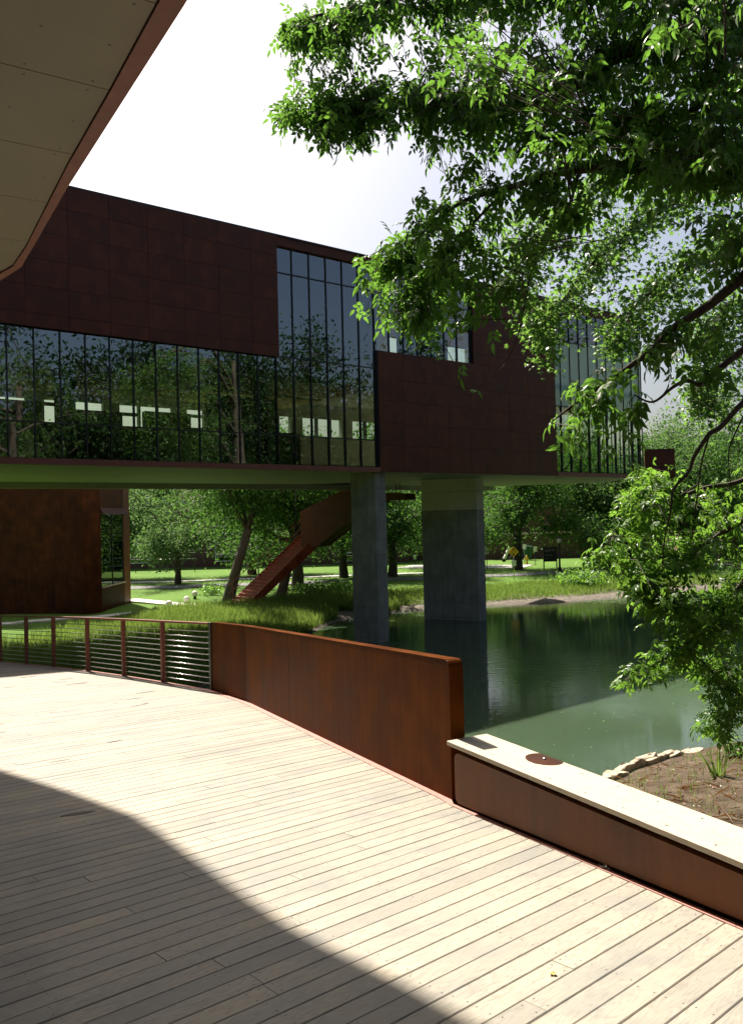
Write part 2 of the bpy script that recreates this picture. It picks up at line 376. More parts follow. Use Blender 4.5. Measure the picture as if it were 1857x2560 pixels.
def scatter(tv, tf, pos, X, Y, Z, scale, tone):
    """place template (tv,tf) at pos with axes X,Y,Z (n,3) and scale (n,)"""
    n = len(pos); m = len(tv)
    V = pos[:, None, :] + scale[:, None, None] * (tv[None, :, 0:1] * X[:, None, :] + tv[None, :, 1:2] * Y[:, None, :] + tv[None, :, 2:3] * Z[:, None, :])
    Fc = (tf[None, :, :] + (np.arange(n) * m)[:, None, None]).reshape(-1, tf.shape[1])
    return V.reshape(-1, 3), Fc, np.repeat(tone, m)
def unit(a): return a / (np.linalg.norm(a, axis=-1, keepdims=True) + 1e-9)
def frames(Xd, roll=None):
    """frames with X along Xd, Z roughly up, rolled at random"""
    X = unit(Xd); up = np.tile([0, 0, 1.], (len(X), 1)); Y = unit(np.cross(up, X) + 1e-4); Z = np.cross(X, Y)
    if roll is not None:
        c, s = np.cos(roll)[:, None], np.sin(roll)[:, None]; Y, Z = c * Y + s * Z, -s * Y + c * Z
    return X, Y, Z

# ==================================================================== SETTING
# deck plane: falls gently away from the camera
DZ0 = EYE - 1.72; DS = -0.072
def dz(x, y): return DZ0 + DS * y
SHORE = [(-3.0, 39.0), (-2.2, 43.0), (-0.9, 45.1), (0.8, 46.5), (3.0, 47.8), (6.8, 48.8), (11.8, 50.2), (16.8, 52.8), (22.9, 56.2), (32, 59), (46, 60), (60, 55),
         (68, 44), (66, 33), (52, 27), (36, 25.5), (22, 23.5), (14, 21.2), (8.6, 19.0), (7.5, 18.5), (6.7, 18.1), (5.6, 17.2), (4.6, 16.3), (2.2, 13.6), (-1.5, 12.6), (-5.5, 15.5), (-6.5, 21), (-5.5, 28), (-4.0, 34)]
_SP = np.array(SHORE)
def shore_dist(P):
    """signed distance to the shore, positive on land; P (n,2)"""
    A = _SP; B = np.roll(_SP, -1, 0); best = np.full(len(P), 1e9); inside = np.zeros(len(P), bool)
    for a, b in zip(A, B):
        ab = b - a; t = np.clip(((P - a) @ ab) / (ab @ ab), 0, 1); d = np.linalg.norm(P - a - t[:, None] * ab, axis=1); best = np.minimum(best, d)
        c = ((a[1] > P[:, 1]) != (b[1] > P[:, 1])); xi = a[0] + (P[:, 1] - a[1]) / (ab[1] + 1e-12) * ab[0]; inside ^= (c & (P[:, 0] < xi))
    return np.where(inside, -best, best)
def hsh(x, y):   # smooth pseudo noise
    return (np.sin(x * 0.9 + 1.3 * np.sin(y * 0.7)) + np.sin(y * 1.1 + 1.7 * np.sin(x * 0.53 + 2)) + 0.5 * np.sin(2.3 * x + 1.9 * y)) / 2.5
def gheight(P):
    d = shore_dist(P); n = hsh(P[:, 0], P[:, 1])
    bank = 0.60 * (1 - np.exp(-np.maximum(d + 0.12 * n, 0) / 3.2)) + 0.05
    near = np.exp(-((P[:, 0] - 4) ** 2 + (P[:, 1] - 8) ** 2) / 60.) * 0.35 * np.clip(d, 0, 1)
    under = np.maximum(-0.9, d * 0.35)
    z = np.where(d > 0, bank * np.clip((d + 0.15) / 0.3, 0, 1) + near, under)
    return z + np.where(d > 0, 0.05 * n * np.clip(d / 2., 0, 1) * (np.clip(40 - np.abs(P[:, 1] - 40), 0, 20) / 20), 0)
def gz(x, y): return float(gheight(np.array([[x, y]], float))[0])

def make_ground():
    xs = np.unique(np.concatenate([np.linspace(-400, -60, 18), np.linspace(-60, -22, 40), np.linspace(-22, 24, 150), np.linspace(24, 80, 60), np.linspace(80, 400, 16)]))
    ys = np.unique(np.concatenate([np.linspace(-250, -20, 12), np.linspace(-20, 10, 25), np.linspace(10, 62, 170), np.linspace(62, 100, 40), np.linspace(100, 600, 20)]))
    X, Y = np.meshgrid(xs, ys); P = np.c_[X.ravel(), Y.ravel()]
    Z = gheight(P); d = shore_dist(P); n = hsh(P[:, 0] * 1.7, P[:, 1] * 1.3)
    nx = len(xs); idx = np.arange(len(P)).reshape(len(ys), nx)
    Fc = np.stack([idx[:-1, :-1], idx[:-1, 1:], idx[1:, 1:], idx[1:, :-1]], -1).reshape(-1, 4)
    me = np_mesh('ground', np.c_[P, Z], Fc, smooth=True)
    wid = np.where(P[:, 1] > 35, 0.9 + 0.8 * n, 2.2)                                     # bare strip along the far shore
    near = (P[:, 1] < 30) & (P[:, 0] > -1.0) & (d > -1)                                   # bare soil under the trees
    soil = np.where(d < wid, 1.0, np.clip(1.0 - (d - wid) / 2.5, 0, 1)); soil = np.where((P[:, 0] < -2.3) & (P[:, 1] < 40), np.clip(1 - d / 0.8, 0, 1), soil)
    soil = np.where(near, 0.95, soil)
    at = me.attributes.new('mud', 'FLOAT', 'POINT'); at.data.foreach_set('value', np.where((P[:, 1] > 36) & (P[:, 0] > -3), .9, .0).astype(np.float32))
    at = me.attributes.new('soil', 'FLOAT', 'POINT'); at.data.foreach_set('value', soil.astype(np.float32))
    tag(link('ground', me, None, 'ground_cover'), kind='structure')
make_ground()
b = MB(); b.face([(-40, 5, 0), (90, 5, 0), (90, 75, 0), (-40, 75, 0)]); tag(b.build('pond_water', 'pond_water'), kind='structure')

def ribbon(name, pts, width, matname, lift, thick=0.0, kind='structure'):
    P = np.array(pts, float); m = MB(); L = []; R = []
    Q = []                                                    # resample so the strip follows the ground
    for a, c in zip(P[:-1], P[1:]):
        k = max(2, int(np.linalg.norm(c - a) / 1.0)); Q += [a + (c - a) * i / k for i in range(k)]
    Q.append(P[-1]); Q = np.array(Q)
    for i in range(len(Q)):
        t = Q[min(i + 1, len(Q) - 1)] - Q[max(i - 1, 0)]; t /= np.linalg.norm(t); n = np.array([-t[1], t[0]])
        L.append(Q[i] + n * width / 2); R.append(Q[i] - n * width / 2)
    zl = gheight(np.array(L)); zr = gheight(np.array(R)); zz = np.maximum(zl, zr) + lift
    for i in range(len(Q) - 1):
        m.face([(*R[i], zz[i]), (*R[i + 1], zz[i + 1]), (*L[i + 1], zz[i + 1]), (*L[i], zz[i])])
        if thick:
            m.face([(*L[i], zz[i]), (*L[i + 1], zz[i + 1]), (*L[i + 1], zz[i + 1] - thick), (*L[i], zz[i] - thick)])
            m.face([(*R[i + 1], zz[i + 1]), (*R[i], zz[i]), (*R[i], zz[i] - thick), (*R[i + 1], zz[i + 1] - thick)])
    return tag(m.build(name, matname), kind=kind)
ribbon('road', [(-70, 52), (-40, 57), (-18, 60.8), (-5, 62.4), (8, 64.5), (18, 67.5), (27, 71), (40, 74), (70, 77)], 2.6, 'asphalt', 0.03, 0.1)
ribbon('pavement', [(-70, 59), (-40, 63.5), (-18, 66.6), (-5, 68.2), (8, 70)], 1.2, 'pale_path', 0.05, 0.1)
ribbon('driveway', [(9, 76), (11.5, 76.4), (14.3, 75.2)], 4.6, 'pale_path', 0.05, 0.1)
ribbon('driveway_branch', [(3, 79.5), (9, 76.2)], 4.2, 'pale_path', 0.046, 0.1)
ribbon('path', [(-24, 37.5), (-18.1, 40.2), (-15.3, 41.9), (-13.4, 43.4), (-11.2, 44.9), (-9.4, 46.0)], 0.9, 'pale_path', 0.06, 0.12)
ribbon('path_branch', [(-15.4, 51.3), (-12.5, 48.6), (-9.6, 46.6)], 1.1, 'pale_path', 0.066, 0.12)

# ==================================================================== BOARDWALK
TH = math.radians(42)
NRM = unit(np.array([0, -DS, 1.])); EX = np.array([math.cos(TH), math.sin(TH), DS * math.sin(TH)]); EX = unit(EX); EY = np.cross(NRM, EX); P0 = np.array([0, 0, DZ0])
def toab(x, y):
    p = np.array([x, y, dz(x, y)]) - P0; return float(p @ EX), float(p @ EY)
RIGHT = [(4.94, -2.48), (2.865, 1.77), (1.697, 3.92), (0.535, 6.115), (0.475, 6.30), (-1.95, 11.62), (-2.68, 12.86), (-3.70, 14.02), (-4.72, 15.13), (-5.76, 16.17), (-6.80, 17.10), (-7.68, 17.82), (-8.62, 18.60), (-11.5, 20.7), (-15, 23)]
LEFT = [(-2.2, -4.0), (-19.0, 23.0)]
RA = sorted((toab(*p)[1], toab(*p)[0]) for p in RIGHT); LA = sorted((toab(*p)[1], toab(*p)[0]) for p in LEFT)
RB, RAa = np.array(RA).T; LB, LAa = np.array(LA).T
PITCHB = 0.1215; BW = 0.1182; BT = 0.038
walk = empty('boardwalk', (0, 0, DZ0), kind='structure')
walk['label'] = 'weathered timber boardwalk ramp beside the pond'
plane_m = Matrix([[EX[0], EY[0], NRM[0], 0], [EX[1], EY[1], NRM[1], 0], [EX[2], EY[2], NRM[2], DZ0], [0, 0, 0, 1]])
def board_data(a00, a01, a10, a11, b0, b1, dzz):
    """a?0 at b0, a?1 at b1; chamfered top; in plane coordinates"""
    c = 0.004; t = dzz; ce = 0.0012
    bt = [(a00, b0, -BT), (a10, b0, -BT), (a11, b1, -BT), (a01, b1, -BT)]
    md = [(a00, b0, t - c), (a10, b0, t - c), (a11, b1, t - c), (a01, b1, t - c)]
    tp = [(a00 + ce, b0 + c, t), (a10 - ce, b0 + c, t), (a11 - ce, b1 - c, t), (a01 + ce, b1 - c, t)]
    fs = [(3, 2, 1, 0), (8, 9, 10, 11)]
    for i in range(4):
        j = (i + 1) % 4; fs += [(i, j, 4 + j, 4 + i), (4 + i, 4 + j, 8 + j, 8 + i)]
    return bt + md + tp, fs
rng = random.Random(3)
boards = []; row = 0; bb = -1.2
while bb < 21.5:
    b0, b1 = bb, bb + BW
    r0, r1 = np.interp([b0, b1], RB, RAa); l0, l1 = np.interp([b0, b1], LB, LAa)
    cuts = []; a = max(l0, l1) + rng.uniform(0.4, 3.4)
    while a < min(r0, r1) - 0.35:
        cuts.append(a); a += rng.choice([2.44, 3.05, 3.66, 3.66, 4.27]) + rng.uniform(-.2, .2)
    ed = [(l0, l1)] + [(c, c) for c in cuts] + [(r0, r1)]
    for (e0, e1), (f0, f1) in zip(ed[:-1], ed[1:]):
        g = 0.0006
        boards.append((e0 + g, e1 + g, f0 - g, f1 - g, b0, b1, rng.uniform(-0.0012, 0.0012), rng.random()))
    bb += PITCHB
def pinview(p):
    v = p - CAM; d = v @ F_
    if d < 0.3: return False
    x = W / 2 + F * (v @ R_) / d; y = H / 2 - F * (v @ U_) / d
    return -20 < x < W + 20 and -20 < y < H + 20
vis = []; rest = []
for q in boards:
    pts = [P0 + EX * a + EY * (q[4] + 0.06) for a in np.linspace(q[0], q[2], 9)]
    inv = [np.linalg.norm(p - CAM) for p in pts if pinview(p)]
    (vis if inv else rest).append((min(inv) if inv else 99, q))
vis.sort(key=lambda t: t[0]); rest += vis[285:]; vis = vis[:285]
for _, q in vis:
    vs, fs = board_data(*q[:7]); ca = (q[0] + q[2]) / 2; cb = (q[4] + q[5]) / 2
    me = bpy.data.meshes.new('board'); me.from_pydata([(v[0] - ca, v[1] - cb, v[2]) for v in vs], [], fs)
    at = me.attributes.new('tone', 'FLOAT', 'POINT'); at.data.foreach_set('value', np.full(len(vs), q[7], np.float32)); me.update()
    o = link('board', me, walk, 'deck_wood')
    mm = plane_m.copy(); loc = P0 + EX * ca + EY * cb; mm.translation = Vector(loc - np.array(walk.location)); o.matrix_local = mm
V = []; Fc = []; T = []
for _, q in rest:
    vs, fs = board_data(*q[:7]); nb = len(V); V += vs; Fc += [tuple(nb + i for i in f) for f in fs]; T += [q[7]] * len(vs)
me = bpy.data.meshes.new('far_boards'); me.from_pydata(V, [], Fc); at = me.attributes.new('tone', 'FLOAT', 'POINT'); at.data.foreach_set('value', np.array(T, np.float32)); me.update()
o = link('far_boards', me, walk, 'deck_wood'); mm = plane_m.copy(); mm.translation = Vector((0, 0, 0)); o.matrix_local = mm; o['kind'] = 'stuff'
# screws, pairs on the joist lines
m = MB(); rs = random.Random(5)
for _, q in vis[:200]:
    j0 = math.ceil((max(q[0], q[1]) + 0.03) / 0.61)
    js = [j * 0.61 + (q[4] * 0.35) % 0.05 for j in range(j0, int(min(q[2], q[3]) / 0.61) + 1)] + [q[0] + 0.035, q[2] - 0.035]
    for a in js:
        if not (max(q[0], q[1]) < a < min(q[2], q[3])): continue
        for fr in (0.2, 0.8):
            c = P0 + EX * (a + rs.uniform(-.008, .008)) + EY * (q[4] + BW * fr) + NRM * (q[6] + 0.0006)
            m.face([c + 0.0042 * (EX * math.cos(t) + EY * math.sin(t)) for t in (k * math.pi / 3 for k in range(6))])
m.build('screws', 'dark_metal', walk)['kind'] = 'stuff'
# joists, edge beam and piers under the boards
m = MB(); ra = [toab(*p) for p in RIGHT]
for i in range(len(RIGHT) - 1):
    p, q = np.array(RIGHT[i]), np.array(RIGHT[i + 1]); t = unit(q - p); n = np.array([-t[1], t[0]]); 
    P4 = [p, p + n * 0.14, q + n * 0.14, q]
    m.hexa([(*c, dz(*c) - 0.46) for c in P4[::-1]], [(*c, dz(*c) - BT - 0.012) for c in P4[::-1]])
m.build('edge_beam', 'dark_metal', walk)
m = MB(); m.prism([(x, y) for x, y in RIGHT] + [LEFT[1], LEFT[0]], lambda x, y: dz(x, y) - 0.40, lambda x, y: dz(x, y) - 0.33); m.build('underlay', 'black_gap', walk)
for x, y in [(1.0, 4.4), (-1.9, 10.6), (-4.2, 13.6), (-7.4, 16.9), (-4, 5), (-8, 12), (-12, 19), (2.6, 0.5)]:
    zb = min(gz(x, y), 0.6) - 0.5; m = MB(); m.lathe((x, y, zb), [(0.2, 0), (0.2, dz(x, y) - 0.38 - zb)], 14); m.build('pier', 'concrete', walk)
# red steel kerb strip along the edge
CURB_OUT = [(4.98, -2.46), (2.90, 1.79), (1.73, 3.94), (0.565, 6.13), (0.56, 6.33), (-1.855, 11.64), (-2.60, 12.90), (-3.63, 14.08), (-4.65, 15.19), (-5.69, 16.23), (-6.73, 17.17), (-7.61, 17.89), (-8.55, 18.67), (-11.43, 20.78), (-14.95, 23.06)]
for i in range(len(RIGHT) - 1):
    m = MB(); P4 = [RIGHT[i], CURB_OUT[i], CURB_OUT[i + 1], RIGHT[i + 1]]
    nx = 0.004; m.hexa([(x, y, dz(x, y) - 0.1) for x, y in P4], [(x, y, dz(x, y) + 0.006) for x, y in P4]); m.build('kerb_strip', 'curb_red', walk, bevel=0.003)
# long dark lens-shaped slots in the boards (disp pixels: left end, right end, half thickness m)
for (x0, y0, x1, y1, w_) in [(133, 1808, 212, 1796, .040), (108, 1690, 157, 1681, .022), (237, 1645, 270, 1639, .020), (316, 1559, 332, 1556, .016), (290, 1565, 330, 1558, .020), (302, 1536, 345, 1530, .03), (280, 1549, 318, 1545, .02),
                            (0, 1604, 10, 1603, .025), (0, 1623, 14, 1620, .025), (6, 1524, 34, 1520, .03), (44, 1501, 84, 1497, .05), (130, 1505, 165, 1502, .03), (142, 1517, 205, 1509, .04), (172, 1515, 195, 1512, .03), (10, 1500, 40, 1498, .03), (120, 1511, 150, 1510, .02)]:
    def on(px, py):
        d = ray(px * K, py * K); t = ((P0 - CAM) @ NRM) / (d @ NRM); return CAM + d * t
    A, B2 = on(x0, y0), on(x1, y1); ax = unit(B2 - A); ay = np.cross(NRM, ax); L = np.linalg.norm(B2 - A); m = MB()
    prof = [0, .55, .85, 1, 1, .85, .55, 0]; up = [A + ax * L * i / 7 + ay * w_ * prof[i] + NRM * 0.0022 for i in range(8)]; dn = [A + ax * L * i / 7 - ay * w_ * prof[i] * .9 + NRM * 0.0022 for i in range(1, 7)]
    m.extrude([p - NRM * 0.006 for p in (dn + up[::-1])], NRM * 0.006); m.build('slot', 'slot_dark', walk)

# ==================================================================== LOW CORTEN WALL
wallE = empty('parapet_wall', (-0.6, 9.0, dz(-.6, 9.0)), 'tall rusty steel parapet wall along the boardwalk edge, bent at its far end', 'wall')
NA = np.array([0.564, 6.235]); NB = np.array([-1.86, 11.63]); NC = np.array([-2.58, 12.88])
def plate(p, q, th, z0, z1, round_near=0.0, lean=0.0, name='plate', matname='corten_wall'):
    t = unit(q - p); n = np.array([t[1], -t[0]])
    prof = []                                                # (along, z) ccw
    L = np.linalg.norm(q - p); zb = lambda s: dz(*(p + t * s)) + z0; zt = lambda s: dz(*(p + t * s)) + z1
    prof = [(0, zb(0)), (L, zb(L)), (L, zt(L))]
    if round_near > 0:
        r = round_near
        prof += [(r + 0.0, zt(0))] + [(r - r * math.sin(a), zt(0) - r + r * math.cos(a)) for a in (0.5, 1.05)] + [(0, zt(0) - r)]
    else: prof += [(0, zt(0))]
    m = MB(); m.extrude([(*(p + t * s), z) for s, z in prof], (*(n * th), 0)); return m.build(name, matname, wallE, bevel=0.004)
t = unit(NB - NA); S1 = NA + t * 3.92
plate(NA, S1 - t * 0.0015, 0.125, -0.30, 1.07, 0.05)
plate(S1 + t * 0.0015, NB, 0.125, -0.30, 1.07)
plate(NB, NC, 0.125, -0.30, 1.07)
m = MB(); t2 = unit(NC - NB); n2 = np.array([t2[1], -t2[0]]); p = NC + t2 * 0.004
m.prism([tuple(p - n2 * 0.02), tuple(p + n2 * 0.13), tuple(p + n2 * 0.13 + t2 * .08), tuple(p - n2 * .02 + t2 * .08)], lambda x, y: dz(x, y) - .3, lambda x, y: dz(x, y) + 1.072); m.build('end_post', 'dark_metal', wallE, bevel=0.004)
m = MB(); q = [NA, NB]   # cap strip along the top
for a, c in ((NA + t * 0.055, NB), (NB, NC)):
    tt = unit(c - a); n = np.array([tt[1], -tt[0]]); P4 = [a - n * .002, a + n * .127, c + n * .127, c - n * .002]
    m.hexa([(*x, dz(*x) + 1.0705) for x in P4], [(*x, dz(*x) + 1.077) for x in P4])
m.build('top_cap', 'corten_wall', wallE)

# ==================================================================== BENCH
benchE = empty('bench', (1.3, 4.9, dz(1.3, 4.9)), 'low bench with pale plank seat on a rusty steel plinth before the parapet wall', 'bench')
BA = np.array([0.575, 6.10]); BB = np.array([2.86, 1.86]); tb = unit(BB - BA); nb = np.array([-tb[1], tb[0]])   # nb points right, to the pond
if nb[0] < 0: nb = -nb
LB_ = np.linalg.norm(BB - BA); ZS = 3.72
def bpt(s, w): return BA + tb * s + nb * w
r = 0.055; zbot = lambda s: dz(*bpt(s, 0)) + 0.022; ztop = ZS - 0.078
prof = [(r, zbot(r)), (LB_ - .012, zbot(LB_ - .012)), (LB_, zbot(LB_) + .012), (LB_, ztop - .012), (LB_ - .012, ztop)] + [(r, ztop)] + [(r - r * math.sin(a), ztop - r + r * math.cos(a)) for a in (.4, .8, 1.2)] + [(0, ztop - r), (0, zbot(0) + r)] + [(r - r * math.cos(a), zbot(0) + r - r * math.sin(a)) for a in (.4, .8, 1.2)]
m = MB(); m.extrude([(*bpt(s, 0.0), z) for s, z in prof], (*(nb * 0.285), 0)); m.build('plinth', 'corten_bench', benchE, bevel=0.0015)
m = MB(); P4 = [bpt(.05, .05), bpt(.05, .25), bpt(LB_ - .05, .25), bpt(LB_ - .05, .05)][::-1]
m.hexa([(*p, ztop + 0.002) for p in P4[::-1]], [(*p, ZS - 0.033) for p in P4[::-1]]); m.build('spacer', 'black_gap', benchE)
m = MB(); P4 = [bpt(.03, .04), bpt(.03, .24), bpt(LB_ - .03, .24), bpt(LB_ - .03, .04)]
m.hexa([(*p, dz(*p) - 0.02) for p in P4], [(*p, dz(*p) + 0.021) for p in P4]); m.build('foot', 'black_gap', benchE)
def obox(name, matname, parent, s0, s1, w0, w1, z0, z1, tone, bev=0.003):
    me = bpy.data.meshes.new(name); hx, hy, hz = (s1 - s0) / 2, (w1 - w0) / 2, (z1 - z0) / 2; mb = MB(); mb.box((0, 0, 0), (2 * hx, 2 * hy, 2 * hz))
    me.from_pydata(mb.v, [], mb.f); at = me.attributes.new('tone', 'FLOAT', 'POINT'); at.data.foreach_set('value', np.full(8, tone, np.float32)); me.update()
    o = link(name, me, parent, matname); c = bpt((s0 + s1) / 2, (w0 + w1) / 2); o.location = Vector((*c, (z0 + z1) / 2)) - parent.location; o.rotation_euler = (0, 0, math.atan2(tb[1], tb[0]))
    bv = o.modifiers.new('bevel', 'BEVEL'); bv.width = bev; bv.segments = 2; return o
obox('seat_board', 'bench_wood', benchE, -0.045, LB_ + .03, -0.035, 0.1525, ZS - .032, ZS, 0.35)
obox('seat_board', 'bench_wood', benchE, -0.045, LB_ + .03, 0.1545, 0.335, ZS - .032, ZS, 0.7)
m = MB()
for s in np.arange(0.12, LB_, 0.31):
    for w_ in (0.03, 0.27):
        c = np.array([*bpt(s + (0.03 if w_ > .1 else 0), w_), ZS + 0.0008]); m.face([c + 0.007 * np.array([math.cos(a), math.sin(a), 0]) for a in (k * math.pi / 4 for k in range(8))])
m.build('screws', 'dark_metal', benchE)['kind'] = 'stuff'
sc_ = atz(1080 + 1100 / 4.1125, 1800 + 415 / 4.1125, ZS); s0 = (sc_[:2] - BA) @ tb; w0 = (sc_[:2] - BA) @ nb + .045
for rad, lift, mt, nm in ((0.150, .0012, 'bench_wood_pale', 'stain_halo'), (0.118, .0024, 'corten_pod', 'stain_disc')):
    if mt == 'bench_wood_pale': continue
    ring = [(s0 + rad * 1.25 * math.cos(a), w0 + rad * math.sin(a)) for a in (k * math.pi / 14 for k in range(28))]; ring = [(s, min(w_, 0.331)) for s, w_ in ring]
    m = MB(); pts = [(*bpt(s, w_), ZS - .001) for s, w_ in ring]; m.extrude(pts, (0, 0, .001 + lift)); m.build(nm, mt, benchE)
m = MB(); m.lathe((*bpt(s0, w0), ZS), [(.014, 0), (.014, .008), (.007, .012)], 10); m.build('bolt', 'steel', benchE)

# ==================================================================== CABLE RAILING
POSTS = [(-3.66, 14.07), (-4.68, 15.18), (-5.72, 16.22), (-6.76, 17.15), (-7.64, 17.87), (-8.58, 18.65), (-9.9, 19.7)]
railE = empty('cable_railing', (-5.7, 16.2, dz(-5.7, 16.2)), 'rust red steel post railing with thin bright horizontal cables', 'railing')
RP = [tuple(NC + t2 * 0.09)] + POSTS
for i, (x, y) in enumerate(POSTS):
    tt = unit(np.array(RP[min(i + 2, len(RP) - 1)]) - np.array(RP[i])); nn = np.array([tt[1], -tt[0]]); m = MB()
    m.box((x, y, dz(x, y) + 0.42), (0.055, 0.075, 1.24), [(*tt, 0), (*nn, 0), (0, 0, 1)]); m.build('post', 'red_steel', railE, bevel=0.004)
m = MB()
for a, c in zip(RP[:-1], RP[1:]):
    a = np.array(a); c = np.array(c); tt = unit(c - a); n = np.array([tt[1], -tt[0]]); P4 = [a - n * .035, a + n * .035, c + n * .035, c - n * .035]
    m.hexa([(*p, dz(*p) + 1.035) for p in P4], [(*p, dz(*p) + 1.07) for p in P4])
m.build('top_rail', 'red_steel', railE, bevel=0.004)
for j in range(10):
    h = 0.095 + j * 0.092; m = MB(); m.tube([(x, y, dz(x, y) + h) for x, y in RP], 0.0078, 6); m.build('cable', 'steel', railE)
    a = np.array(RP[0]); tt = unit(np.array(RP[1]) - a); m = MB(); p = a + tt * .002; q = a + tt * .10
    m.tube([(*p, dz(*p) + h), (*(a + tt * .02), dz(*p) + h), (*(a + tt * .021), dz(*p) + h), (*q, dz(*q) + h)], [.013, .013, .008, .008], 8); m.build('turnbuckle', 'steel', railE)

# ==================================================================== NEAR BUILDING WITH CANOPY (left, overhead)
nearE = empty('canopied_building', (-8.0, 6.0, gz(-8, 6)), 'near building with pale soffit canopy edged in red steel, overhead at top left', 'building')
ZC = 8.35
INNER = [(-1.13, 4.54), (-1.71, 5.48), (-2.40, 6.57), (-3.54, 8.46), (-3.95, 9.08), (-4.22, 9.34)]
OUTER = [(-0.985, 4.56), (-2.56, 7.0), (-3.40, 8.36), (-3.86, 9.10), (-4.02, 9.27), (-4.36, 9.63)]
CE = unit(np.array([-2.41, 3.92])); CN = np.array([CE[1], -CE[0]])          # along the edge (away), to the right
CO = np.array([-1.13, 4.54])
def ac(p): v = np.array(p) - CO; return float(v @ CE), float(v @ CN)
inn = [(-8.0, 0.03)] + [ac(p) for p in INNER] + [(8.4, -1.55)]
ia, ic = np.array(sorted(inn)).T
edge = lambda a: float(np.interp(a, ia, ic))
joints = [-6.6, -5.5, -4.4, -3.3, -2.2, -1.06, 0.04, 1.10, 2.21, 3.32, 4.49, 5.62, 6.8, 8.2]
for a0, a1 in zip(joints[:-1], joints[1:]):
    mids = [a for a in ia if a0 + .02 < a < a1 - .02]
    right = [(a0 + .004, edge(a0 + .004))] + [(a, edge(a)) for a in mids] + [(a1 - .004, edge(a1 - .004))]
    for c0, c1 in ((None, -2.60), (-2.608, -5.4)):
        poly = (right if c0 is None else [(a0 + .004, c0), (a1 - .004, c0)]) + [(a1 - .004, c1), (a0 + .004, c1)]
        pts = [CO + CE * a + CN * c for a, c in poly]; m = MB(); m.prism([tuple(p) for p in pts], ZC, ZC + 0.02); m.build('soffit_panel', 'soffit_board', nearE)
o_in = [CO + CE * -7.5 + CN * 0.03] + [np.array(p) for p in INNER] + [CO + CE * 8.2 + CN * edge(8.2)]
o_out = [CO + CE * -7.5 + CN * 0.14] + [np.array(p) for p in OUTER] + [CO + CE * 8.3 + CN * (edge(8.2) + .2)]
for i in range(len(o_in) - 1):
    m = MB(); P4 = [o_in[i] + CN * .004, o_out[i], o_out[i + 1], o_in[i + 1] + CN * .004]; m.prism([tuple(p) for p in P4], ZC - 0.02, ZC + 0.30); m.build('edge_channel', 'red_steel', nearE)
m = MB(); pts = [tuple(p) for p in o_out] + [tuple(CO + CE * 8.3 + CN * -5.45), tuple(CO + CE * -7.5 + CN * -5.45)]; m.prism(pts, ZC + 0.022, ZC + 0.28); m.build('canopy_deck', 'black_gap', nearE)
m = MB(); rs = random.Random(2)
for a0, a1 in zip(joints[4:-1], joints[5:]):
    for fa in (0.06, 0.5, 0.94):
        for c in np.arange(-0.12, -2.5, -0.42):
            a = a0 + (a1 - a0) * fa; q = CO + CE * a + CN * (edge(a) + c + rs.uniform(-.02, .02)); m.face([(q[0] + .011 * math.cos(t_), q[1] - .011 * math.sin(t_), ZC - .0008) for t_ in (k * math.pi / 3 for k in range(6))])
m.build('screws', 'dark_metal', nearE)['kind'] = 'stuff'
LW0, LW1 = np.array([-2.2, -4.0]), np.array([-16.6, 19.2]); tw = unit(LW1 - LW0); nw = np.array([-tw[1], tw[0]])
m = MB(); P4 = [LW0 - nw * 0, LW1 - nw * 0, LW1 + nw * .4, LW0 + nw * .4]; m.prism([tuple(p) for p in P4], 0.3, 15.19); m.build('wall', 'corten_facade', nearE)
m = MB(); m.prism([(-2.0, -4.42), (7.5, -5.4), (7.5, -5.0), (-2.2, -4.02)], 0.3, 15.19); m.build('rear_sky_blocker', 'corten_facade', nearE)  # added out of view to block skylight from the shaded deck
ZR = 15.2; rp = []                                                        # upper roof: its edge is where the shadow line on the deck says it is
for px_, py_ in [(-420, 1560), (-200, 1636), (0, 1704), (150, 1751), (300, 1806), (345, 1835), (420, 1890), (560, 1993), (640, 2048), (720, 2092), (800, 2130), (900, 2180), (1060, 2268), (1300, 2390), (1700, 2580)]:
    d = ray(px_ * K, py_ * K); p = CAM + d * (((P0 - CAM) @ NRM) / (d @ NRM)); p = p + SUN * ((ZR - p[2]) / SUN[2]); rp.append((p[0], p[1]))
m = MB(); m.prism(rp[::-1] + [(-17.5, 19.0), (-9, 4), (-2.4, -5.5), (7.5, -5.5)][::1], ZR, ZR + .4); m.build('roof', 'corten_facade', nearE)

# ==================================================================== LIBRARY WING ON PILLARS
FA = math.radians(38.5); FD = np.array([math.cos(FA), math.sin(FA)]); FN = np.array([math.sin(FA), -math.cos(FA)]); FP = np.array([0.58, 35.55])
def fp(s, dep, z): q = FP + FD * s - FN * dep; return np.array([q[0], q[1], z])
AX = [(FD[0], FD[1], 0), (-FN[0], -FN[1], 0), (0, 0, 1)]
libE = empty('library_wing', (0.58, 35.55, 7.44), 'long rusty steel clad library wing with curtain glass, raised over the pond', 'building')
def fbox(m, s0, s1, d0, d1, z0, z1): m.box(fp((s0 + s1) / 2, (d0 + d1) / 2, (z0 + z1) / 2), (s1 - s0, d1 - d0, z1 - z0), AX)
def fpart(name, matname, s0, s1, d0, d1, z0, z1, bevel=0.0):
    m = MB(); fbox(m, s0, s1, d0, d1, z0, z1); return m.build(name, matname, libE, bevel)
SL = -33.0; SR = 19.75
BD = 11.0
plan = [FP + FD * SL, FP + FD * SR, np.array([15.0, 53.0]), np.array([8.3, 55.75]), FP + FD * SL - FN * BD]
plan = [tuple(p) for p in plan]
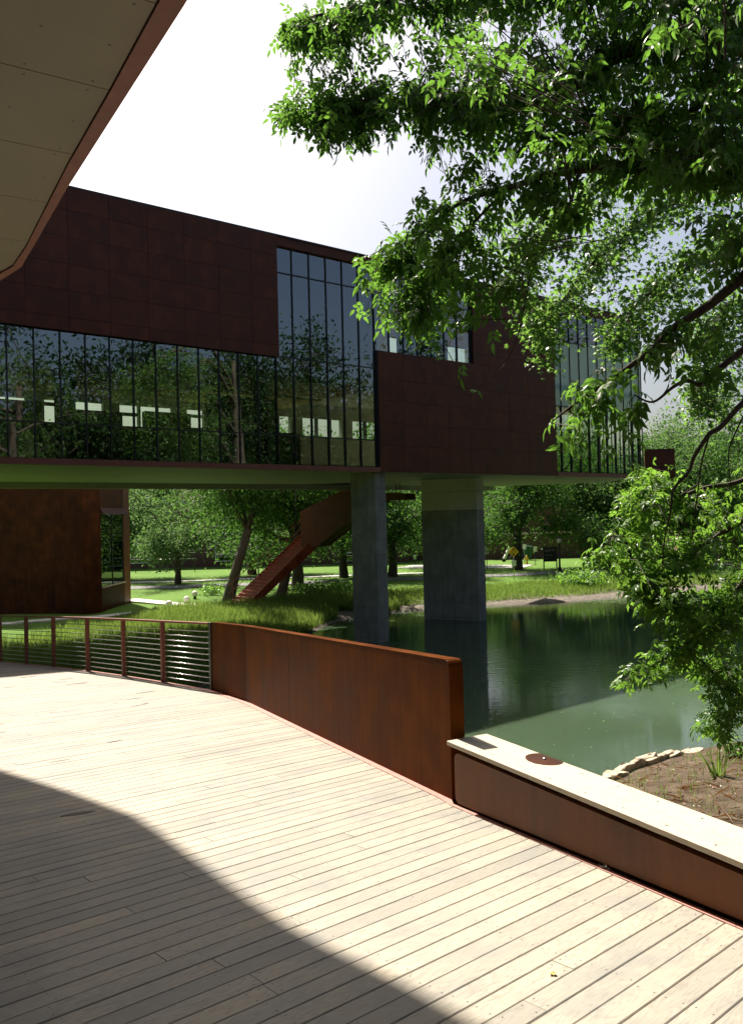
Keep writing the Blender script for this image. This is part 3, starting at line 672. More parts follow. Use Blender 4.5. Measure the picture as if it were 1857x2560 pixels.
def inset(poly, amt):
    c = np.mean(np.array(poly), 0); out = []
    P = np.array(poly); n = len(P)
    for i in range(n):
        a, b_, c_ = P[i - 1], P[i], P[(i + 1) % n]; t1 = unit(b_ - a); t2_ = unit(c_ - b_); n1 = np.array([-t1[1], t1[0]]); n2_ = np.array([-t2_[1], t2_[0]])
        bis = n1 + n2_; out.append(tuple(b_ + bis * amt / (1 + n1 @ n2_)))
    return out
m = MB(); m.prism(inset(plan, 0.06), 7.44, 7.66); m.build('soffit_slab', 'plaster', libE)
m = MB(); m.prism(inset(plan, 0.3), 7.663, 7.72); m.build('floor', 'interior_floor', libE)
m = MB(); m.prism(inset(plan, 0.32), 11.98, 12.42); m.build('upper_floor', 'interior_white', libE)
roofp = list(plan); roofp[1] = tuple(FP + FD * (SR + 1.0)); roofp[2] = (16.4, 53.7)
m = MB(); m.prism(inset(roofp, 0.02), 16.62, 16.80); m.build('roof', 'corten_facade', libE)
m = MB(); fbox(m, SL, SR + 1.0, -0.03, 0.10, 16.80, 16.86); m.build('coping', 'dark_metal', libE)
# corten panels
def panels(s_edges, z_edges):
    for s0, s1 in zip(s_edges[:-1], s_edges[1:]):
        for z1, z0 in zip(z_edges[:-1], z_edges[1:]):
            j = rng.uniform(-.004, .004); m = MB(); fbox(m, s0 + .005, s1 - .005, j - .03, .045 + j, z0 + .005, z1 - .005); m.build('panel', 'corten_facade', libE)
def grid(s0, s1, ref, step=1.405):
    k0 = math.ceil((s0 - ref) / step + .05); out = [s0]; k = k0
    while ref + k * step < s1 - 0.1: out.append(ref + k * step); k += 1
    return out + [s1]
panels(grid(-33.0, -5.25, -13.47), [16.80, 16.0, 15.1, 14.2, 13.3, 12.40, 11.95])
panels(grid(-0.20, 11.85, -0.2), [12.78, 11.55, 10.6, 9.62, 8.63, 7.46])
panels(grid(5.75, 11.85, -0.2), [16.80, 16.0, 15.1, 14.2, 13.3, 12.78])
fpart('wall_core', 'black_gap', SL, -5.27, .052, .35, 11.97, 16.62); fpart('wall_core', 'black_gap', -0.18, 11.83, .052, .35, 7.66, 12.76); fpart('wall_core', 'black_gap', 5.77, 11.83, .052, .35, 12.762, 16.62)
fpart('fascia', 'corten_facade', -5.245, 5.745, -.004, .30, 16.42, 16.615); fpart('fascia', 'corten_facade', 11.855, SR, -.004, .30, 16.42, 16.615)
for s0, s1 in ((SL, -0.205), (11.855, SR)): fpart('sill_channel', 'red_steel', s0, s1, -0.05, .30, 7.443, 7.655)
# curtain glass: mullions, transoms, panes
GD = 0.14
def curtain(ms, z0, z1, trans, pane_mat='glass', skip=()):
    zs = [z0] + trans + [z1]
    for s in ms: fpart('mullion', 'mullion', s - .019, s + .019, GD - .05, GD + .10, z0, z1)
    for zt in trans: 
        for a, c in zip(ms[:-1], ms[1:]): fpart('transom', 'mullion', a + .029, c - .029, GD - .04, GD + .06, zt - .022, zt + .022)
    for a, c in zip(ms[:-1], ms[1:]):
        for i, (p, q) in enumerate(zip(zs[:-1], zs[1:])):
            mt = pane_mat[i] if isinstance(pane_mat, (list, tuple)) else pane_mat
            m = MB(); e = rng.uniform(-.002, .002); A = [fp(a + .027, GD + e, p + .02), fp(c - .027, GD - e, p + .02), fp(c - .027, GD - e, q - .02), fp(a + .027, GD + e, q - .02)]
            m.face(A); m.build('pane', mt, libE)
lowm = [-0.27 - .843 * k_ for k_ in range(39)][::-1]
curtain([s for s in lowm if s < -4.9], 7.66, 11.94, [8.85])
tall = [s for s in lowm if s > -5.45]
curtain(tall, 7.66, 16.41, [8.85, 12.0, 15.38])
curtain([-0.27 + .843 * k_ for k_ in range(8)][:7] + [5.72], 12.79, 16.41, [15.38])
curtain([11.9] + [12.47 + .81 * k_ for k_ in range(9)] + [SR - .03], 7.66, 16.41, [11.2, 14.7], ['glass', 'frosted_glass', 'glass'])
fpart('jamb', 'dark_metal', -0.27 + .03, -0.205, .0, .3, 7.66, 12.76); fpart('jamb', 'dark_metal', 5.752, 5.768, .0, .3, 12.79, 16.4) if False else None
fpart('ledge', 'dark_metal', -0.2, 5.74, .02, .34, 12.765, 12.785)
# end facade (right end): frosted and clear panes between thin mullions
EA = FP + FD * SR; EB = np.array([15.0, 53.0])
for k_ in range(11):
    p = EA + (EB - EA) * k_ / 10.; q = EA + (EB - EA) * (k_ + 1) / 10.
    m = MB(); m.box((p[0], p[1], 12.0), (.06, .06, 8.8)); m.build('mullion', 'mullion', libE)
    if k_ < 10:
        for z0, z1, mt in ((7.7, 11.2, 'glass'), (11.22, 16.4, 'frosted_glass')):
            m = MB(); m.face([(*p, z0), (*q, z0), (*q, z1), (*p, z1)]); m.build('pane', mt, libE)
# back wall with window openings
for s in np.arange(-33, 18.5, 3.5):
    b0_, b1_ = BD - .55, BD - .3
    if s > 8: fpart('back_wall', 'interior_white', s, s + .25, b0_, b1_, 7.72, 16.6); continue  # unseen right bays left open so sun reaches the frosted panes
    fpart('back_wall', 'interior_white', s, s + 3.499, b0_, b1_, 7.72, 10.1); fpart('back_wall', 'interior_white', s, s + .8, b0_, b1_, 10.101, 11.2); fpart('window_bar', 'shelf_dark', s + 1.75, s + 1.85, b0_, b1_, 10.101, 11.2); fpart('window_bar', 'shelf_dark', s + 2.7, s + 2.78, b0_, b1_, 10.101, 11.2); fpart('back_wall', 'interior_white', s, s + 3.499, b0_, b1_, 11.201, 13.6)
    if s > 8: continue
    fpart('back_wall', 'interior_white', s, s + 1.6, b0_, b1_, 13.601, 15.4); fpart('back_wall', 'interior_white', s, s + 3.499, b0_, b1_, 15.401, 16.6)
fpart('edge_beam', 'plaster', SL, 18.4, BD - .35, BD - .05, 7.16, 7.438)
for s in (-28, -20.5, -13, -5.5):
    for d in (2.0, 6.2):
        fpart('ceiling_panel', 'ceiling_wood', s, s + 6.6, d, d + 3.4, 11.45, 11.53)
for s in (-24.5, -16.0, -8.2): fpart('ceiling_beam', 'interior_white', s, s + .5, 0.6, 10.2, 11.2, 11.44)
for i_, (s_, z_) in enumerate([(-31.5, 10.5), (-28, 10.7), (-24.6, 10.35), (-21, 10.75), (-17.4, 10.5), (-14.2, 10.8), (-10.6, 10.45), (-7.2, 10.7)]): fpart('shelf_run', 'shelf_dark', s_, s_ + 2.3, 8.6, 9.0, 7.73, z_); fpart('shelf_board', 'shelf_dark', s_ + .4, s_ + 3.4, 9.4, 9.7, 10.55 + .12 * (i_ % 3), 10.68 + .12 * (i_ % 3))
fpart('partition', 'interior_white', -19, -13.2, 4.5, 4.7, 7.73, 9.3); fpart('partition', 'interior_white', -8.9, -2.2, 3.2, 3.35, 7.73, 9.35); fpart('partition', 'interior_white', -5.6, -2.0, 5.5, 5.7, 9.6, 11.2)
fpart('partition', 'interior_white', -6.6, -0.8, 3.0, 3.2, 12.43, 14.2); fpart('partition', 'interior_white', -8, 5.5, 7.0, 7.2, 12.43, 16.6); fpart('partition', 'interior_white', 2.4, 5.6, 1.6, 1.75, 12.43, 15.9)
fpart('inner_column', 'shelf_dark', -12.9, -12.3, 3.0, 3.6, 7.73, 11.9); fpart('inner_column', 'shelf_dark', -5.4, -5.0, 1.4, 1.8, 7.73, 11.9)
for i, (s, d, lab) in enumerate([(-15.5, 6.5, 'dark bookcase leftmost behind the lower glass'), (-11.4, 7.5, 'second dark bookcase from the left behind the lower glass'), (-7.9, 8.2, 'third dark bookcase from the left behind the lower glass'), (-3.4, 6.5, 'dark bookcase behind the lower glass nearest the steel clad corner')]):
    e = empty('bookcase', fp(s, d, 7.72), lab, 'bookcase', 'bookcases inside the library wing')
    for zz in (0.02, .52, 1.02, 1.52, 1.95):
        m = MB(); m.box(fp(s, d, 7.72 + zz + .02), (1.9, .34, .035), AX); m.build('shelf', 'shelf_dark', e)
    for sx in (-.97, .97): m = MB(); m.box(fp(s + sx, d, 7.72 + 1.0), (.04, .36, 2.0), AX); m.build('side_panel', 'shelf_dark', e)
    m = MB(); m.box(fp(s, d + .19, 7.72 + 1.0), (1.9, .02, 2.0), AX); m.build('back_panel', 'shelf_dark', e)
# balcony box at the far right end
m = MB(); m.prism([(15.85, 49.9), (18.6, 49.6), (18.8, 52.6), (15.3, 52.9)], 7.6, 7.75); m.build('balcony_floor', 'corten_facade', libE)
m = MB(); m.prism([(16.9, 50.05), (18.65, 49.75), (18.66, 49.83), (16.91, 50.13)], 7.5, 9.3); m.build('balcony_panel', 'corten_facade', libE)
m = MB(); m.prism([(18.66, 49.84), (18.9, 53.0), (18.82, 53.02), (18.58, 49.9)], 7.5, 9.3); m.build('balcony_panel', 'corten_facade', libE)

# pillars, cast in lifts
def pillar(plan_, label, zsplit=None):
    c = np.mean(plan_, 0); e = empty('pillar', (c[0], c[1], -0.6), label, 'pillar', 'concrete pillars under the library wing')
    zs = list(np.arange(-0.6, 7.43, 0.735)) + [7.43]
    if zs[-1] - zs[-2] < .3: zs.pop(-2)
    if zsplit: zs = [z for z in zs if abs(z - zsplit) > .3] + [zsplit]; zs.sort()
    core = [tuple(c + (np.array(p) - c) * .96) for p in plan_]; m = MB(); m.prism(core, -0.6, 7.435); m.build('core', 'concrete', e)
    for z0, z1 in zip(zs[:-1], zs[1:]):
        f = 1 + rng.uniform(-.0015, .0015); pl = [tuple(c + (np.array(p) - c) * f) for p in plan_]
        m = MB(); m.prism(pl, z0 + .005, z1 - .005); m.build('lift', 'concrete_pale' if zsplit and z0 >= zsplit - .01 else 'concrete', e, bevel=0.01)
pillar([(0.187, 35.44), (0.655, 35.95), (-0.35, 36.55), (-0.90, 36.05)], 'slim grey concrete pillar, nearer of the two under the library')
zs_ = atd(850 + 745 / 3.6556, 1150 + 465 / 3.6556, 43.3)[2]
pillar([(5.45, 42.13), (5.90, 42.65), (3.15, 43.85), (2.67, 43.36)], 'wide concrete pier with pale top band, farther from the boardwalk', zs_)

# ==================================================================== CORTEN POD UNDER THE WING
podE = empty('steel_pavilion', (-17.0, 46.5, gz(-17, 46.5)), 'dark rusty steel block with a tall narrow window, seen below the library at left', 'building')
pp = [(-34.0, 47.2), (-20.6, 44.8), (-15.67, 44.05)]
for a, c in zip(pp[:-1], pp[1:]):
    a = np.array(a); c = np.array(c); L = np.linalg.norm(c - a); n = max(2, int(L / 1.25)); t_ = unit(c - a); nn = np.array([-t_[1], t_[0]])
    for i in range(n):
        p, q = a + (c - a) * i / n + t_ * .004, a + (c - a) * (i + 1) / n - t_ * .004; j = rng.uniform(0, .012)
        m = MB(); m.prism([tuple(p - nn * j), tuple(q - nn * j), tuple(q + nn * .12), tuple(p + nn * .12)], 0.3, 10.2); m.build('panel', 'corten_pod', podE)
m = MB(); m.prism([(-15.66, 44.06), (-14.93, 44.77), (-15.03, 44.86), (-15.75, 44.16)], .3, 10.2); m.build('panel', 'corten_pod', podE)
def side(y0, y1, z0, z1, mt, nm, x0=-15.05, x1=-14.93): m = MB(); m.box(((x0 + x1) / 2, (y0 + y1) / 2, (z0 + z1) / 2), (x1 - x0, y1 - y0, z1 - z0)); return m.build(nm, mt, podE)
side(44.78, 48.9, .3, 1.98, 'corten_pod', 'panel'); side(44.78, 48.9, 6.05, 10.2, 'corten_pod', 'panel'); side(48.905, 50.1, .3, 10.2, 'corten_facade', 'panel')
w = side(44.9, 48.85, 2.0, 6.03, 'pod_glass', 'window', -15.0, -14.99); 
for y in (44.82, 46.85, 48.86): m = MB(); m.box((-14.99, y, 4.0), (.07, .06, 4.0)); m.build('frame', 'dark_metal', w)
m = MB(); m.box((-14.90, 46.85, 1.99), (.14, 4.1, .06)); m.build('sill', 'limestone', w)
m = MB(); m.extrude([(-14.92, 44.7, 6.06), (-14.92, 44.7, 6.4), (-14.72, 44.7, 6.04)], (0, 4.5, 0)); m.build('hood', 'corten_pod', podE)
m = MB(); m.prism([(-34, 47.4), (-15.8, 44.3), (-15.1, 44.9), (-15.1, 50), (-22, 56), (-34, 56)], .62, .70); m.build('floor', 'interior_floor', podE)
m = MB(); m.prism([(-19.5, 50.2), (-15.1, 49.98), (-15.1, 50.1), (-19.5, 50.4)], .7, 1.7); m.build('low_wall', 'interior_white', podE)

# ==================================================================== HANGING STAIR
stE = empty('hanging_stair', (-6.5, 47.0, gz(-6.5, 47)), 'rusty red steel stair climbing from the grass to the library underside', 'stair')
hd = unit(np.array([.88, .47])); wd = unit(np.array([.62, -.78])); FT = np.array([-8.5, 48.6]); WID = 1.9; RUN = 5.0; Z0 = 0.62; RISE = 4.05
def sp(r, w_, z): q = FT + hd * r + wd * w_; return np.array([q[0], q[1], z])
for w_ in (0.0, WID):
    m = MB(); m.extrude([sp(-.25, w_, Z0 - .15), sp(.35, w_, Z0 - .15), sp(RUN + .2, w_, Z0 + RISE - .35), sp(RUN + .2, w_, Z0 + RISE + .30), sp(RUN, w_, Z0 + RISE + .30)], (*(wd * .05), 0)); m.build('stringer', 'stair_red', stE)
NST = 22
for i in range(NST):
    r0 = RUN * i / NST; r1 = RUN * (i + 1) / NST; z = Z0 + RISE * (i + 1) / NST
    m = MB(); P4 = [sp(r0 - .01, .055, 0), sp(r1 + .01, .055, 0), sp(r1 + .01, WID - .005, 0), sp(r0 - .01, WID - .005, 0)]
    m.hexa([(p[0], p[1], z - .03) for p in P4], [(p[0], p[1], z) for p in P4]); o = m.build('tread', 'stair_red', stE)
    m = MB(); P4 = [sp(r0 - .009, .056, 0), sp(r0 + .006, .056, 0), sp(r0 + .006, WID - .006, 0), sp(r0 - .009, WID - .006, 0)]; m.hexa([(p[0], p[1], z - RISE / NST) for p in P4], [(p[0], p[1], z - .031) for p in P4]); m.build('riser', 'stair_red', stE)
for i, r_ in enumerate((0.1, 1.25, 2.45, 3.65, 4.85)):
    m = MB(); p = sp(r_, -.03, 0); zz = Z0 + RISE * r_ / RUN; m.box((p[0], p[1], zz + .48), (.04, .04, 1.15)); m.build('rail_post', 'red_steel', stE)
for h in (.55, 1.05): m = MB(); m.tube([sp(-.1, -.03, Z0 + h), sp(4.85, -.03, Z0 + RISE * 4.85 / RUN + h), sp(5.5, -.03, Z0 + RISE * 4.85 / RUN + h + .02)], .02, 6); m.build('handrail', 'red_steel', stE)
# landing and upper flight, closed by a folded plate on the camera side
L0 = atd(664 * K, 1213 * K, 44.4)
def up(px, py, dep): return atd(px * K, py * K, dep)
poly = [up(668, 1213, 49.2), up(702, 1211, 48.8), up(776, 1150, 47.8), up(830, 1108, 47.2), up(895, 1106, 46.4), up(895, 1092, 46.4), up(830, 1090, 47.2), up(776, 1076, 47.8), up(664, 1133, 49.2)]
# keep the plate flat: project on one vertical plane
pa = poly[0][:2]; pb = poly[4][:2]; td = unit(pb - pa); nd = np.array([-td[1], td[0]])
fl = [np.array([*(pa + td * ((q[:2] - pa) @ td)), q[2]]) for q in poly]
m = MB(); m.extrude(fl, (*(nd * .06), 0)); m.build('side_plate', 'corten_facade', stE)
m = MB(); m.extrude([f + np.array([*(nd * 1.7), 0]) for f in fl], (*(nd * .06), 0)); m.build('side_plate', 'corten_facade', stE)
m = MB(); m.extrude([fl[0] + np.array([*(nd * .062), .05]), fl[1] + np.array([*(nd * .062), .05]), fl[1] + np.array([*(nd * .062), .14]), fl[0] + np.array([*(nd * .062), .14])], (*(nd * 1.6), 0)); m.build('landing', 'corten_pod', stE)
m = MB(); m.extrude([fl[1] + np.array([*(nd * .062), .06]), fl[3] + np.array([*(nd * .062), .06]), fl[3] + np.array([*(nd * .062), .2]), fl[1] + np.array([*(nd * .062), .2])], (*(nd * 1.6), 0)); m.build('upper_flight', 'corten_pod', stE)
for f in (fl[8] + np.array([-.3, .5, 0]), fl[4] + np.array([-.45, .4, .2]), fl[4] + np.array([-.2, 1.2, .2])):
    m = MB(); m.tube([(f[0], f[1], f[2] - 1.0), (f[0], f[1], 7.45)], .025, 6); m.build('hanger_rod', 'dark_metal', stE)
m = MB(); m.prism([(-5.0, 46.6), (-1.3, 44.6), (-.2, 47.0), (-3.6, 49.0)], 7.43, 7.439); m.build('opening_shade', 'black_gap', stE)  # flat black sheet stands in for the shade inside the stairwell hole

# ==================================================================== BACKGROUND BUILDINGS
brE = empty('brick_building', (14, 92, .6), 'long low dark brick building behind the lawn', 'building')
def bb_(name, mt, x0, x1, y0, y1, z0, z1, par=brE): m = MB(); m.box(((x0 + x1) / 2, (y0 + y1) / 2, (z0 + z1) / 2), (x1 - x0, y1 - y0, z1 - z0)); return m.build(name, mt, par)
bb_('wall', 'brick', -48, 4, 88, 104, .3, 7.5); bb_('wall', 'brick', 4.01, 12.2, 92, 104, .3, 5.2); bb_('wall', 'brick', 12.21, 24, 89.5, 104, .3, 3.3); bb_('coping', 'limestone', 12.1, 24.1, 89.3, 89.6, 3.301, 3.5)
bb_('wall', 'brick', 12.21, 30, 96, 110, 3.31, 6.2); bb_('wall', 'brick', 24.01, 60, 91, 104, .3, 5.8); bb_('roof', 'roof_membrane', 4.01, 12.2, 91.6, 104, 5.21, 5.5); bb_('roof', 'roof_membrane', -48.3, 4, 87.8, 104, 7.51, 7.8)
bb_('base_wall', 'limestone', 24.2, 33, 90.7, 90.99, .4, 1.6)
for x0, x1, z0, z1 in [(6.0, 11.5, 3.2, 4.6), (-2.9, -.2, .9, 1.9), (-10, -7.5, 1.2, 3.4), (-17, -14, 1.2, 3.4), (-28, -24, 1.2, 3.4), (36.5, 38.0, .6, 3.0)]:
    yb = 91.99 if 4 < x0 < 12 else (90.99 if x0 > 24 else 87.99)
    w = bb_('window', 'white_paint', x0, x1, yb - .1, yb, z0, z1); bb_('pane', 'pod_glass', x0 + .12, x1 - .12, yb - .13, yb - .105, z0 + .12, z1 - .12, brE).parent = w
    bb_('backing', 'dark_metal', x0 + .12, x1 - .12, yb - .103, yb - .1005, z0 + .12, z1 - .12, brE).parent = w
br2 = empty('orange_brick_building', (40, 86, .6), 'orange brick entrance block with white doors, far right behind the trunks', 'building')
bb_('wall', 'brick_orange', 32, 44, 84.6, 90, .3, 4.6, br2); bb_('coping', 'limestone', 31.9, 44.1, 84.5, 90, 4.601, 4.8, br2)
for x in (33.6, 34.7): bb_('door', 'white_paint', x, x + 1.0, 84.5, 84.59, .6, 2.9, br2)

# ==================================================================== SMALL THINGS IN THE BACKGROUND
def pole(m, x, y, z0, z1, r=.03, k=8): m.tube([(x, y, z0), (x, y, z1)], r, k)
# yellow warning sign
px = atz(1138 * K, 1285 * K, .6); sx, sy = px[0], px[1]; g0 = gz(sx, sy)
sgE = empty('warning_sign', (sx, sy, g0), 'yellow diamond warning sign with black arrows on a post in front of a trunk', 'sign')
m = MB(); pole(m, sx, sy, g0 - .1, g0 + 2.45, .028); m.build('post', 'steel', sgE)
cz = atd(1138 * K, 1222 * K, sy)[2]; h = .40
m = MB(); m.extrude([(sx, sy - .05, cz - h), (sx + h, sy - .05, cz), (sx, sy - .05, cz + h), (sx - h, sy - .05, cz)], (0, .015, 0)); pl = m.build('panel', 'sign_yellow', sgE)
m = MB(); Y = sy - .054
for sg in (1, -1):
    m.extrude([(sx - .10, Y, cz + sg * .17), (sx + .10, Y, cz + sg * .17), (sx, Y, cz + sg * .31)], (0, .003, 0)); m.extrude([(sx - .035, Y, cz + sg * .10), (sx + .035, Y, cz + sg * .10), (sx + .035, Y, cz + sg * .17), (sx - .035, Y, cz + sg * .17)], (0, .003, 0))
for sg in (1, -1): m.extrude([(sx + sg * .05, Y, cz - .08), (sx + sg * .10, Y, cz - .08), (sx + sg * .17, Y, cz + .0), (sx + sg * .10, Y, cz + .08), (sx + sg * .05, Y, cz + .08), (sx + sg * .11, Y, cz)], (0, .003, 0))
m.build('arrow_symbol', 'sign_black', pl)
m = MB(); m.box((sx, sy - .05, cz - .85), (.34, .012, .42)); m.build('lower_plate', 'white_paint', sgE)
# black notice board
b0 = atz(1203 * K, 1262 * K, .6); b1 = atz(1236 * K, 1262 * K, .6); ztop = atd(1203 * K, 1212 * K, b0[1])[2]; zbt = atd(1203 * K, 1244 * K, b0[1])[2]; x0, x1, yy = b0[0], b1[0], b0[1]
nbE = empty('notice_board', ((x0 + x1) / 2, yy, gz(x0, yy)), 'black notice board with lines of pale lettering on two legs', 'notice board')
m = MB(); m.box(((x0 + x1) / 2, yy, (ztop + zbt) / 2), (x1 - x0, .08, ztop - zbt)); pn = m.build('panel', 'sign_black', nbE)
for x in (x0 + .04, x1 - .04): m = MB(); m.box((x, yy + .0, (ztop + .3) / 2), (.09, .1, ztop - .3 + .04)); m.build('leg', 'sign_black', nbE)
m = MB(); hgt = ztop - zbt; rs = random.Random(9)
for r_, ww, hh in ((.20, .86, .05), (.30, .5, .04), (.55, .62, .045), (.78, .34, .045)):
    xx = x0 + .16; zc = ztop - hgt * r_
    while xx < x0 + (x1 - x0) * ww:
        l_ = rs.uniform(.05, .14); m.box((xx + l_ / 2, yy - .043, zc), (l_, .004, hh)); xx += l_ + .035
m.build('lettering', 'sign_text', pn)
# lamp post beside the notice board, and one behind the stair
def lamp(x, y, hgt, label, rb=.09):
    g = gz(x, y); e = empty('lamp_post', (x, y, g), label, 'lamp post', 'lamp posts on the lawn'); m = MB(); m.lathe((x, y, g - .1), [(rb * 1.9, 0), (rb * 1.8, .35), (rb, .5), (rb * .7, hgt - .45)], 12); m.build('post', 'sign_black', e)
    m = MB(); m.lathe((x, y, g + hgt - .55), [(.10, 0), (.17, .08), (.19, .38), (.12, .42)], 12); m.build('lantern', 'frosted_globe', e)
    m = MB(); m.lathe((x, y, g + hgt - .125), [(.22, 0), (.12, .12), (.03, .2)], 12); m.build('cap', 'dark_metal', e)
q = atz(1239 * K, 1266 * K, .6); lamp(q[0], q[1], 2.9, 'dark lamp post standing right beside the notice board')
q = atd(645 / 1.0, 1370, 60); lamp(atd(645, 1370, 62)[0], 62.0, 3.9, 'lamp post with pale lantern seen behind the stair', .06)
# hydrant
q = atz(1166 * K, 1251 * K, .6); hx, hy, hg = q[0], q[1], gz(q[0], q[1]); hyE = empty('fire_hydrant', (hx, hy, hg), 'small yellow fire hydrant on the lawn by the driveway', 'hydrant')
m = MB(); m.lathe((hx, hy, hg - .05), [(.16, 0), (.16, .1), (.11, .12), (.11, .62), (.15, .64), (.15, .7), (.12, .8), (.05, .9), (.03, .95)], 12); m.build('barrel', 'hydrant_yellow', hyE)
for ax in ((.22, 0), (-.22, 0), (0, -.2)): m = MB(); m.tube([(hx, hy, hg + .5), (hx + ax[0], hy + ax[1], hg + .5)], .07, 10); m.build('nozzle', 'hydrant_yellow', hyE)
# small white signs on posts
for (px_, pt, pb_, dep, lab) in [(1310, 1364, 1395, 79, 'small white parking sign on a thin post, left of the green bins'), (1337, 1370, 1408, 77, 'small white parking sign on a thin post, right of the green bins'), (1216, 1375, 1420, 72, 'small white sign on a post beside the wide pier'), (1036, 1390, 1412, 84, 'tiny white sign on a post seen between the two pillars')]:
    q = atd(px_, pt, dep); g = gz(q[0], q[1]); e = empty('post_sign', (q[0], q[1], g), lab, 'sign', 'small white signs on posts')
    m = MB(); pole(m, q[0], q[1], g - .1, q[2] + .1, .03); m.build('post', 'dark_metal', e); m = MB(); m.box((q[0], q[1] - .04, q[2] - .1), (.32, .015, .5)); m.build('panel', 'white_paint', e)
# green bins
for i, (px_, lab) in enumerate([(1316, 'grey green wheeled bin, left one by the brick wall'), (1322, 'green wheeled bin, right one by the brick wall')]):
    q = atd(px_, 1392, 86.5); g = gz(q[0], q[1]); e = empty('wheeled_bin', (q[0], q[1], g), lab, 'bin', 'wheeled bins by the brick wall'); x, y = q[0], q[1]
    m = MB(); m.hexa([(x - .2, y - .25, g + .08), (x + .2, y - .25, g + .08), (x + .2, y + .25, g + .08), (x - .2, y + .25, g + .08)], [(x - .28, y - .33, g + 1.4), (x + .28, y - .33, g + 1.4), (x + .28, y + .33, g + 1.4), (x - .28, y + .33, g + 1.4)]); m.build('body', 'bin_green', e)
    m = MB(); m.box((x, y, g + 1.45), (.62, .72, .08)); m.build('lid', 'bin_green', e)
    for s_ in (-.2, .2): m = MB(); m.tube([(x + s_ - .03, y + .28, g + .1), (x + s_ + .03, y + .28, g + .1)], .1, 10); m.build('wheel', 'sign_black', e)
# parked motor scooter, half hidden by the warning sign
q = atd(1275, 1394, 84); x, y, g = q[0], q[1], gz(q[0], q[1]); e = empty('motor_scooter', (x, y, g), 'white motor scooter parked behind the yellow sign', 'scooter')
m = MB(); m.extrude([(x - .75, y, g + .3), (x - .45, y, g + .3), (x + .05, y, g + 1.45), (x - .12, y, g + 1.6)], (0, .35, 0)); m.build('front_shield', 'white_paint', e)
m = MB(); m.extrude([(x - .1, y, g + .3), (x + .95, y, g + .35), (x + 1.0, y, g + .75), (x + .25, y, g + .8)], (0, .32, 0)); m.build('body', 'sign_black', e)
m = MB(); m.extrude([(x + .2, y, g + .8), (x + 1.0, y, g + .76), (x + .95, y, g + .92), (x + .3, y, g + .95)], (0, .3, 0)); m.build('seat', 'dark_metal', e)
for wx in (-.65, .8): m = MB(); m.tube([(x + wx, y + .1, g + .24), (x + wx, y + .22, g + .24)], .24, 14); m.build('wheel', 'sign_black', e)
# pipe rail by the left tree
q = atd(375, 1400, 80); x, y = q[0], 80.; e = empty('pipe_rail', (x - 2, y, gz(x, y)), 'two bar metal pipe rail before the dark brick wall, at left', 'railing')
for h in (1.35, 1.95): m = MB(); m.tube([(x - 1.5, y, .6 + h), (x + 4.5, y, .6 + h)], .035, 6); m.build('bar', 'steel', e)
for xx in (x - 1.4, x + 1.5, x + 4.4): m = MB(); pole(m, xx, y, .4, 2.6, .035); m.build('post', 'dark_metal', e)
# globe lights along the path
for (px_, py_, zg, lab) in [(414, 1338, .62, 'white ball path light standing on the pale path edge, middle one'), (432, 1328, .62, 'white ball path light farthest back in the grass'), (375, 1350, .62, 'ball path light in the shadow, nearest the boardwalk')]:
    q = atz(px_ * K, py_ * K, zg); x, y, g = q[0], q[1], gz(q[0], q[1]); e = empty('path_light', (x, y, g), lab, 'path light', 'ball path lights')
    m = MB(); m.lathe((x, y, g - .05), [(.10, 0), (.10, .16), (.12, .18)], 12); m.build('base', 'dark_metal', e)
    m = MB(); m.lathe((x, y, g + .31), [(.19 * math.sin(a), -.19 * math.cos(a)) for a in np.linspace(.5, 3.1, 10)], 14); m.build('globe', 'frosted_globe', e)

# ==================================================================== VEGETATION
KITE = np.array([(0, 0, 0), (.5, .26, .05), (1, 0, -.02), (.5, -.26, .05)], float); KITE_F = np.array([(0, 1, 2), (0, 2, 3)])
def leaflet(x, ang, L=.42, w=.15, droop=-.12):
    """6-vertex folded leaflet from (x,0)"""
    c, s = math.cos(ang), math.sin(ang); P = [(0, 0, 0), (.35, w * .9, .025), (.72, w * .62, 0), (1, 0, droop), (.72, -w * .62, 0), (.35, -w * .9, .025)]
    out = []
    for a, b_, z in P: a *= L; b_ *= 1; out.append((x + a * c - b_ * s, a * s + b_ * c, z + droop * a * .6))
    mid = (x + .5 * L * c, .5 * L * s, -.018 + droop * .5 * L * .6); return out + [mid]
LF = [(0, 1, 6), (1, 2, 6), (2, 3, 6), (3, 4, 6), (4, 5, 6), (5, 0, 6)]
def compound(n, L, w, length):
    V = []; Fc = []
    for i in range(n):
        x = length * (.25 + .75 * i / n)
        for sg in (1, -1): b_ = len(V); V += leaflet(x, sg * 1.0, L, w); Fc += [tuple(b_ + j for j in f) for f in LF]
    b_ = len(V); V += leaflet(length, 0, L * 1.1, w); Fc += [tuple(b_ + j for j in f) for f in LF]
    b_ = len(V); V += [(0, .008, 0), (0, -.008, 0), (length, 0, 0)]; Fc.append((b_, b_ + 1, b_ + 2))
    V = np.array(V); V[:, 2] -= .28 * V[:, 0] ** 2
    return V, np.array(Fc)
ASH_V, ASH_F = compound(2, .46, .135, .72)
ELD_V, ELD_F = compound(2, .50, .13, .55)
def maple():
    ang = [0, 28, 50, 78, 105, 140, 180]; rad = [1, .55, .85, .42, .62, .3, .12]; P = [(0, 0, 0)]
    ring = [(math.radians(a), r_) for a, r_ in zip(ang, rad)]
    ring = ring + [(-a, r_) for a, r_ in ring[-2:0:-1]]
    P += [(.45 + .55 * r_ * math.cos(a), .55 * r_ * math.sin(a), -.12 * r_ * r_) for a, r_ in ring]; P[0] = (.45, 0, .03)
    n = len(ring); return np.array(P), np.array([(0, 1 + i, 1 + (i + 1) % n) for i in range(n)])
MAP_V, MAP_F = maple()
